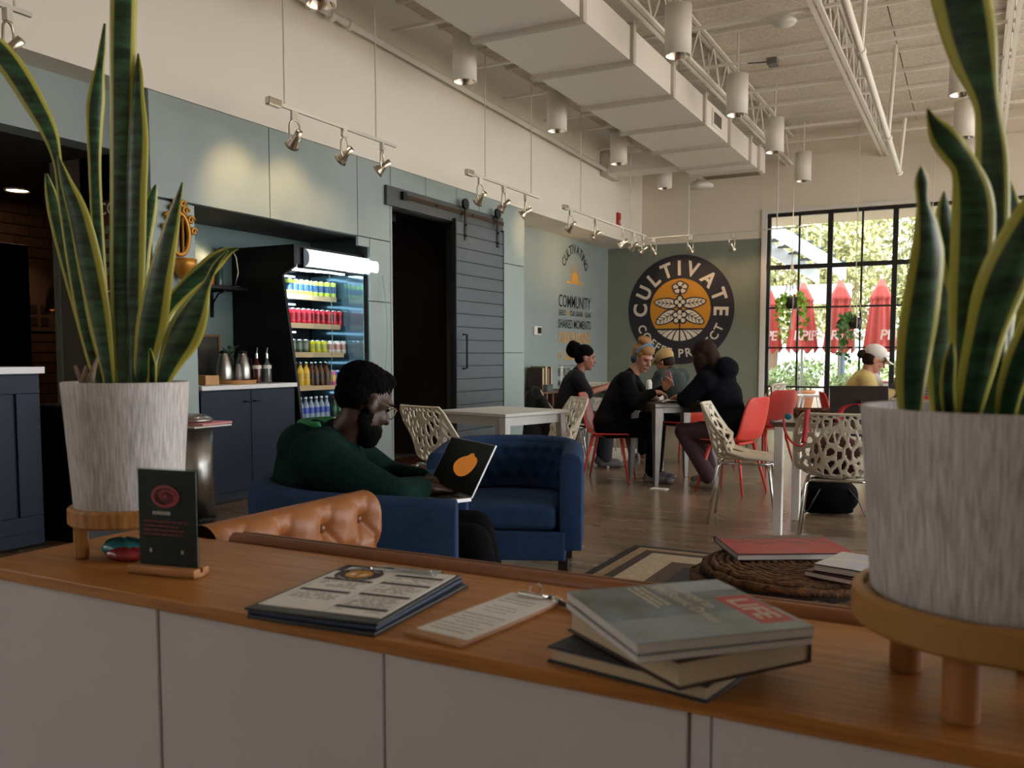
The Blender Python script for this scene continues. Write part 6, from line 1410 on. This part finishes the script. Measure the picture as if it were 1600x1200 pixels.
for s in (-1, 1):
    m = M(); m.tube([(WXr + .002, YC + s * (.6) + .06 * math.cos(a), 1.16 + .05 * math.sin(a)) for a in [2 * PI * k / 12 for k in range(12)]], .006, 4, closed=True); m.obj('bean_mark', gtx, tx)
M().bb((WXr, YC - .65, 1.0), (WXr + .002, YC + .65, 1.008)).bb((WXr, YC - .65, .62), (WXr + .002, YC + .65, .628)).obj('rule_line', ntx, tx)
wtxt('BUILD', .84, .13, .46, ntx, 'word', .008, YC - .42); wtxt('MORE', .68, .1, .34, ntx, 'word', .015, YC - .48); wtxt('CO', .42, .15, .3, ntx, 'word', .008, YC - .5); wtxt('EEM', .42, .13, .36, ntx, 'word', .008, YC + .47); wtxt('ING', .28, .12, .3, ntx, 'word', .008, YC + .5)

# ---------------------------------------------------------------- outside
M().bb((-25, BY + .25, -.2), (25, 45, -.03)).obj('ground', mat('patio', '#b9afa2', .85, noise=.12, nscale=2), kind='structure', recenter=False)
M().bb((5.3, -15, -.2), (25, BY + .25, -.03)).obj('ground_side', MATS['patio'], kind='structure', recenter=False)
M().bb((-8, BY + .2, 3.6), (7, BY + 2.6, 3.85)).obj('ceiling_porch', mat('porch', '#b3a48f', .9), kind='structure', recenter=False)
um = mat('umbrella_red', '#b94a45', .8, noise=.1, nscale=6); umw = mat('umbrella_print', '#d9b9b4', .8)
def closed_umbrella(label, x, y, zt, r, words):
    t = thing('closed_parasol', label, 'parasol', (x, y, -.03), group='closed red parasols on the patio')
    def S(u, v):
        z = 1.28 + (zt - 1.28) * v; a = 2 * PI * u
        if v > .97: rr = .02
        elif v > .72: rr = .05 + (.97 - v) / .25 * .19
        elif v > .69: rr = .2
        else: rr = .2 + (.69 - v) * .19
        rr *= (1 + .13 * math.sin(8 * a) * (1 if v < .7 else .4)) * r
        return Vector((rr * math.cos(a), rr * math.sin(a), z + (.06 * math.sin(8 * a) if v < .02 else 0)))
    m = M(); m.grid(S, 64, 34, cu=True); m.obj('canopy', um, t, smooth=True)
    M().cyl((0, 0, 0), (0, 0, zt + .06), .028, n=10).obj('pole', mat('pole_grey', '#9a9a98', .4), t, smooth=True)
    M().lathe([(0, 0), (.25, 0), (.25, .05), (.04, .08), (.04, .3)], n=20, cap=False).obj('base', mat('base_grey', '#6a6864', .6), t)
    m = M()
    for (wd_, ang) in words:
        for i, ch_ in enumerate(wd_):
            a = math.radians(ang) + i * .42; e = Vector((math.cos(a), math.sin(a), 0)); m.text(ch_, e * (.36 * r) + Vector((0, 0, 1.5)), Vector((-math.sin(a), math.cos(a), 0)), Vector((.12 * -math.sin(a), .12 * math.cos(a), 1)), .27, 0, .02, 'CENTER', .002)
    m.obj('printed_letters', umw, t)
us = [(-3.8, 18.5, 2.56, .9, [('PE', -80)], 'closed red parasol lettered PE at the window\'s left edge'), (-3.13, 18.5, 2.67, 1.0, [('RPL', -98), ('PE', -38)], 'closed red parasol lettered RPL behind the left hanging planter'), (-2.42, 18.5, 2.69, 1.0, [('RIPE', -100)], 'closed red parasol lettered RIPE behind the second hanging planter'), (-1.67, 18.5, 2.69, 1.0, [('PER', -75)], 'closed red parasol lettered PE nearest the right plant')]
for x, y, zt, r, wds, lb in us: closed_umbrella(lb, x, y, zt, r * .86, wds)
# trees and shrubs
lm1 = mat('leaf_olive', '#a3a06f', .7, noise=.3, nscale=3); lm2 = mat('leaf_green', '#869564', .7, noise=.3, nscale=3); bark = mat('bark', '#6b5646', .9, bump=.5, bscale=30)
def foliage(t, c, r, n, mt, s, seed, shell=.35):
    rg = random.Random(seed); m = M(); vs = []; fs = []
    for k in range(n):
        while True:
            p = V(rg.uniform(-1, 1), rg.uniform(-1, 1), rg.uniform(-1, 1))
            if shell < p.length < 1: break
        p = V(c[0] + p.x * r[0], c[1] + p.y * r[1], c[2] + p.z * r[2]); a = V(rg.uniform(-1, 1), rg.uniform(-1, 1), rg.uniform(-1, 1)).normalized(); b = a.orthogonal().normalized(); q = s * rg.uniform(.6, 1.3); i = len(vs)
        vs += [p - a * q, p + b * q * .45, p + a * q, p - b * q * .45]; fs.append((i, i + 1, i + 2, i + 3))
    m.add(vs, fs); return m.obj('crown', mt, t)
for i, (x, y, z, r, n, mt, lb) in enumerate(((-5.5, 27, 4.0, (3.2, 2.2, 2.6), 5500, lm1, 'olive-leaved tree outside beyond the steel stair'), (-2.0, 30, 4.6, (3.6, 2.4, 3.2), 6500, lm1, 'broad olive-green tree filling the middle of the window'), (2.6, 28, 4.2, (3.4, 2.4, 3.0), 5500, lm2, 'leafy tree outside behind the right plant'), (7.5, 26, 4.0, (3.0, 2.2, 2.6), 2500, lm2, 'leafy tree far right outside the window'))):
    t = thing('patio_tree', lb, 'tree', (x, y, -.03), group='trees beyond the patio')
    f = foliage(t, (0, 0, z), r, n * 2, mt, .11, 30 + i); tag(f, kind='stuff')
    M().tube([(0, 0, 0), (.1, 0, 1.5), (-.1, .1, 3), (.2, 0, 4)], [.2, .16, .13, .08], 10).obj('trunk', bark, t, smooth=True)
    for k in range(5): a = k * 1.3 + i; M().tube([(0, 0, 2.2 + .3 * k), (math.cos(a) * 1.0, math.sin(a) * .6, 3.2 + .2 * k), (math.cos(a) * 2.2, math.sin(a) * 1.2, 3.7 + .3 * k)], [.08, .05, .02], 7).obj('branch', bark, t, smooth=True)
for i, (x, y, w_) in enumerate(((-5.2, 21.5, 1.0), (-3.6, 22, 1.1), (-2.0, 21.6, 1.0), (-.4, 22, 1.1), (1.4, 22, 1.1))):
    t = thing('shrub', 'rounded green shrub in the bed behind the parasols, %s from left' % ['first', 'second', 'third', 'fourth', 'fifth'][i], 'shrub', (x, y, -.03), group='shrubs behind the parasols')
    f = foliage(t, (0, 0, .6), (w_ * .9, .6, .55), 1100, lm2, .08, 60 + i, .5); tag(f, kind='stuff'); f.name = 'foliage'
    M().cyl((0, 0, 0), (0, 0, .6), .03, n=6).obj('stem', bark, t)
pw = thing('planter_wall', 'low pale stone planter wall behind the parasols', 'planter wall', (-1, 20.6, -.03), world=True)
for k in range(12): M().bb((-7 + k * 1.0, 20.4, -.03), (-7 + k * 1.0 + .985, 20.75, .42)).obj('stone_block', mat('stone', '#c4b8a8', .85, noise=.15, nscale=8), pw, bevel=.01)
# outdoor chairs and planters
def patio_chair(label, x, y, rz, c_):
    t = dup(rc, (x, y, -.03), rz, label); t['group'] = 'patio chairs'
    for ch_ in t.children:
        ch_.data = ch_.data.copy(); ch_.data.materials[0] = mat('patio_' + c_, c_, .5)
patio_chair('pale plastic patio chair between the first two parasol poles', -2.75, 17.3, math.radians(200), '#c4b5b5')
patio_chair('white patio chair at the left end of the window', -3.7, 17.2, math.radians(30), '#d8d6d2')
patio_chair('red patio chair behind the woman in the cap', -1.4, 17.6, math.radians(190), '#b94a4c')
ptb = table('patio_table', 'small red-topped patio table behind the woman in the cap', (-1.5, 16.6), .2, .8, .7, .72, .03, mat('patio_red', '#a85a55', .5), white_paint, (.05, .03), 0, .05, .05, 'patio tables')
for i, (x, y) in enumerate(((-2.2, 18.0), (-1.0, 18.1), (-3.3, 19.4))):
    t = thing('terracotta_planter', 'terracotta planter on the patio, ' + ['under the third parasol', 'right of the fourth parasol', 'behind the second parasol pole'][i], 'planter', (x, y, -.03), group='terracotta planters')
    M().lathe([(0, 0), (.22, 0), (.3, .4), (.32, .4), (.32, .46), (.28, .46), (.26, .4)], n=20, cap=False).obj('pot', mat('terracotta', '#b5714f', .8), t, smooth=True)
    f = foliage(t, (0, 0, .6), (.34, .34, .25), 260, lm2, .06, 80 + i, .2); f.name = 'foliage'; tag(f, kind='stuff')
# steel stair and beam seen top left of the window
sr_ = thing('outdoor_stair', 'white steel stringer stair with dark treads outside, top left', 'stair', (-3.2, 17.5, 2.4), world=True)
A0, A1 = Vector((-4.2, 18.0, 4.2)), Vector((-2.45, 19.5, 3.05))
dv = (A1 - A0).normalized(); sdv = Vector((-.6, .8, 0)) * .55
slab(A0 + Vector((0, 0, -.32)), dv, Vector((0, 0, 1)), sdv.normalized(), (A1 - A0).length, .3, .05).obj('stringer', mat('stair_white', '#c9ccd0', .5), sr_)
slab(A0 + Vector((0, 0, -.32)) + sdv * 2, dv, Vector((0, 0, 1)), sdv.normalized(), (A1 - A0).length, .3, .05).obj('stringer', MATS['stair_white'], sr_)
for k in range(9): p = A0 + (A1 - A0) * ((k + .5) / 9) + sdv + Vector((0, 0, .0)); M().box(p, (.26, 1.1, .03), math.atan2(.8, -.6) - PI / 2).obj('tread', mat('tread_dark', '#33383c', .6), sr_)
M().bb((-6, 19.4, 2.25), (-2.35, 19.7, 2.65)).obj('landing_beam', MATS['stair_white'], sr_); M().cyl((-2.5, 19.55, -.03), (-2.5, 19.55, 2.25), .07, n=12).obj('post', mat('post_blue', '#5a6a78', .5), sr_)
for k in range(8): p = A0 + (A1 - A0) * (k / 7) + sdv * 2; M().cyl(p, p + Vector((0, 0, .9)), .012, n=6).obj('baluster', MATS['stair_white'], sr_)
p0, p1 = A0 + sdv * 2 + V(0, 0, .9), A1 + sdv * 2 + V(0, 0, .9); M().cyl(p0, p1, .02, n=8).obj('handrail', MATS['stair_white'], sr_)
# hanging planters inside the window
macr = mat('macrame', '#cfc3ae', .9); pot_dk = mat('pot_dark', '#26211d', .5); ivy1 = mat('ivy_lime', '#8fb53a', .5); ivy2 = mat('ivy_green', '#4f7a38', .5)
def hanger(label, x, y, z, ivy, seed, trail):
    t = thing('hanging_planter', label, 'hanging plant', (x, y, z), group='macrame hanging planters')
    M().lathe([(0, 0), (.06, 0), (.1, .08), (.1, .17), (.09, .17), (.09, .13), (0, .13)], n=20).obj('pot', pot_dk, t, smooth=True)
    for k in range(4):
        a = k * PI / 2 + .4; M().tube([(0, 0, -.1), (.09 * math.cos(a), .09 * math.sin(a), -.02), (.108 * math.cos(a), .108 * math.sin(a), .1), (.1 * math.cos(a), .1 * math.sin(a), .2), (.0, 0, .72)], .006, 6).obj('macrame_cord', macr, t, smooth=True)
    M().cyl((0, 0, -.32), (0, 0, -.09), .022, .012, n=8).obj('tassel', macr, t); M().cyl((0, 0, .7), (0, 0, CZ - z), .006, n=6).obj('hanging_cord', macr, t)
    rg = random.Random(seed)
    for k in range(9):
        a = rg.random() * 6.28 if trail == 0 else PI + rg.uniform(-1.2, 1.2); ln = rg.uniform(.15, .62); pts = [(0, 0, .15)]
        for q in range(1, 7): f_ = q / 6; pts.append(((.06 + .14 * math.sin(min(f_ * 2.2, PI / 2))) * math.cos(a), (.06 + .14 * math.sin(min(f_ * 2.2, PI / 2))) * math.sin(a), .17 + .05 * math.sin(f_ * 3) - ln * f_ ** 1.6))
        v_ = M().tube(pts, .003, 4).obj('vine', ivy, t)
        for q in range(1, 7):
            for s in (-1, 1):
                p = V(*pts[q]) + V(rg.uniform(-.04, .04), rg.uniform(-.04, .04), rg.uniform(-.03, .03)); r = rg.uniform(.045, .075); e = V(rg.uniform(-1, 1), -1.2, rg.uniform(-.4, .4)).normalized(); ux = e.orthogonal().normalized(); uz = e.cross(ux)
                ang = rg.random() * 6; u1 = ux * math.cos(ang) + uz * math.sin(ang); u2 = e.cross(u1)
                M().add([p, p + u1 * r * .5 + u2 * r * .6 + e * .01, p + u1 * r * 1.3, p + u1 * r * .5 - u2 * r * .6 + e * .01], [(0, 1, 2), (0, 2, 3)]).obj('leaf', ivy, v_)
hanger('macrame hanging planter with lime trailing ivy near the window\'s left', -2.54, 14.0, 1.88, ivy1, 1, 0)
hanger('macrame hanging planter with dark green ivy in front of the third parasol', -1.62, 14.0, 1.56, ivy2, 2, 1)
hanger('macrame hanging planter mostly hidden by the right plant', -.62, 14.0, 1.75, ivy1, 3, 1)
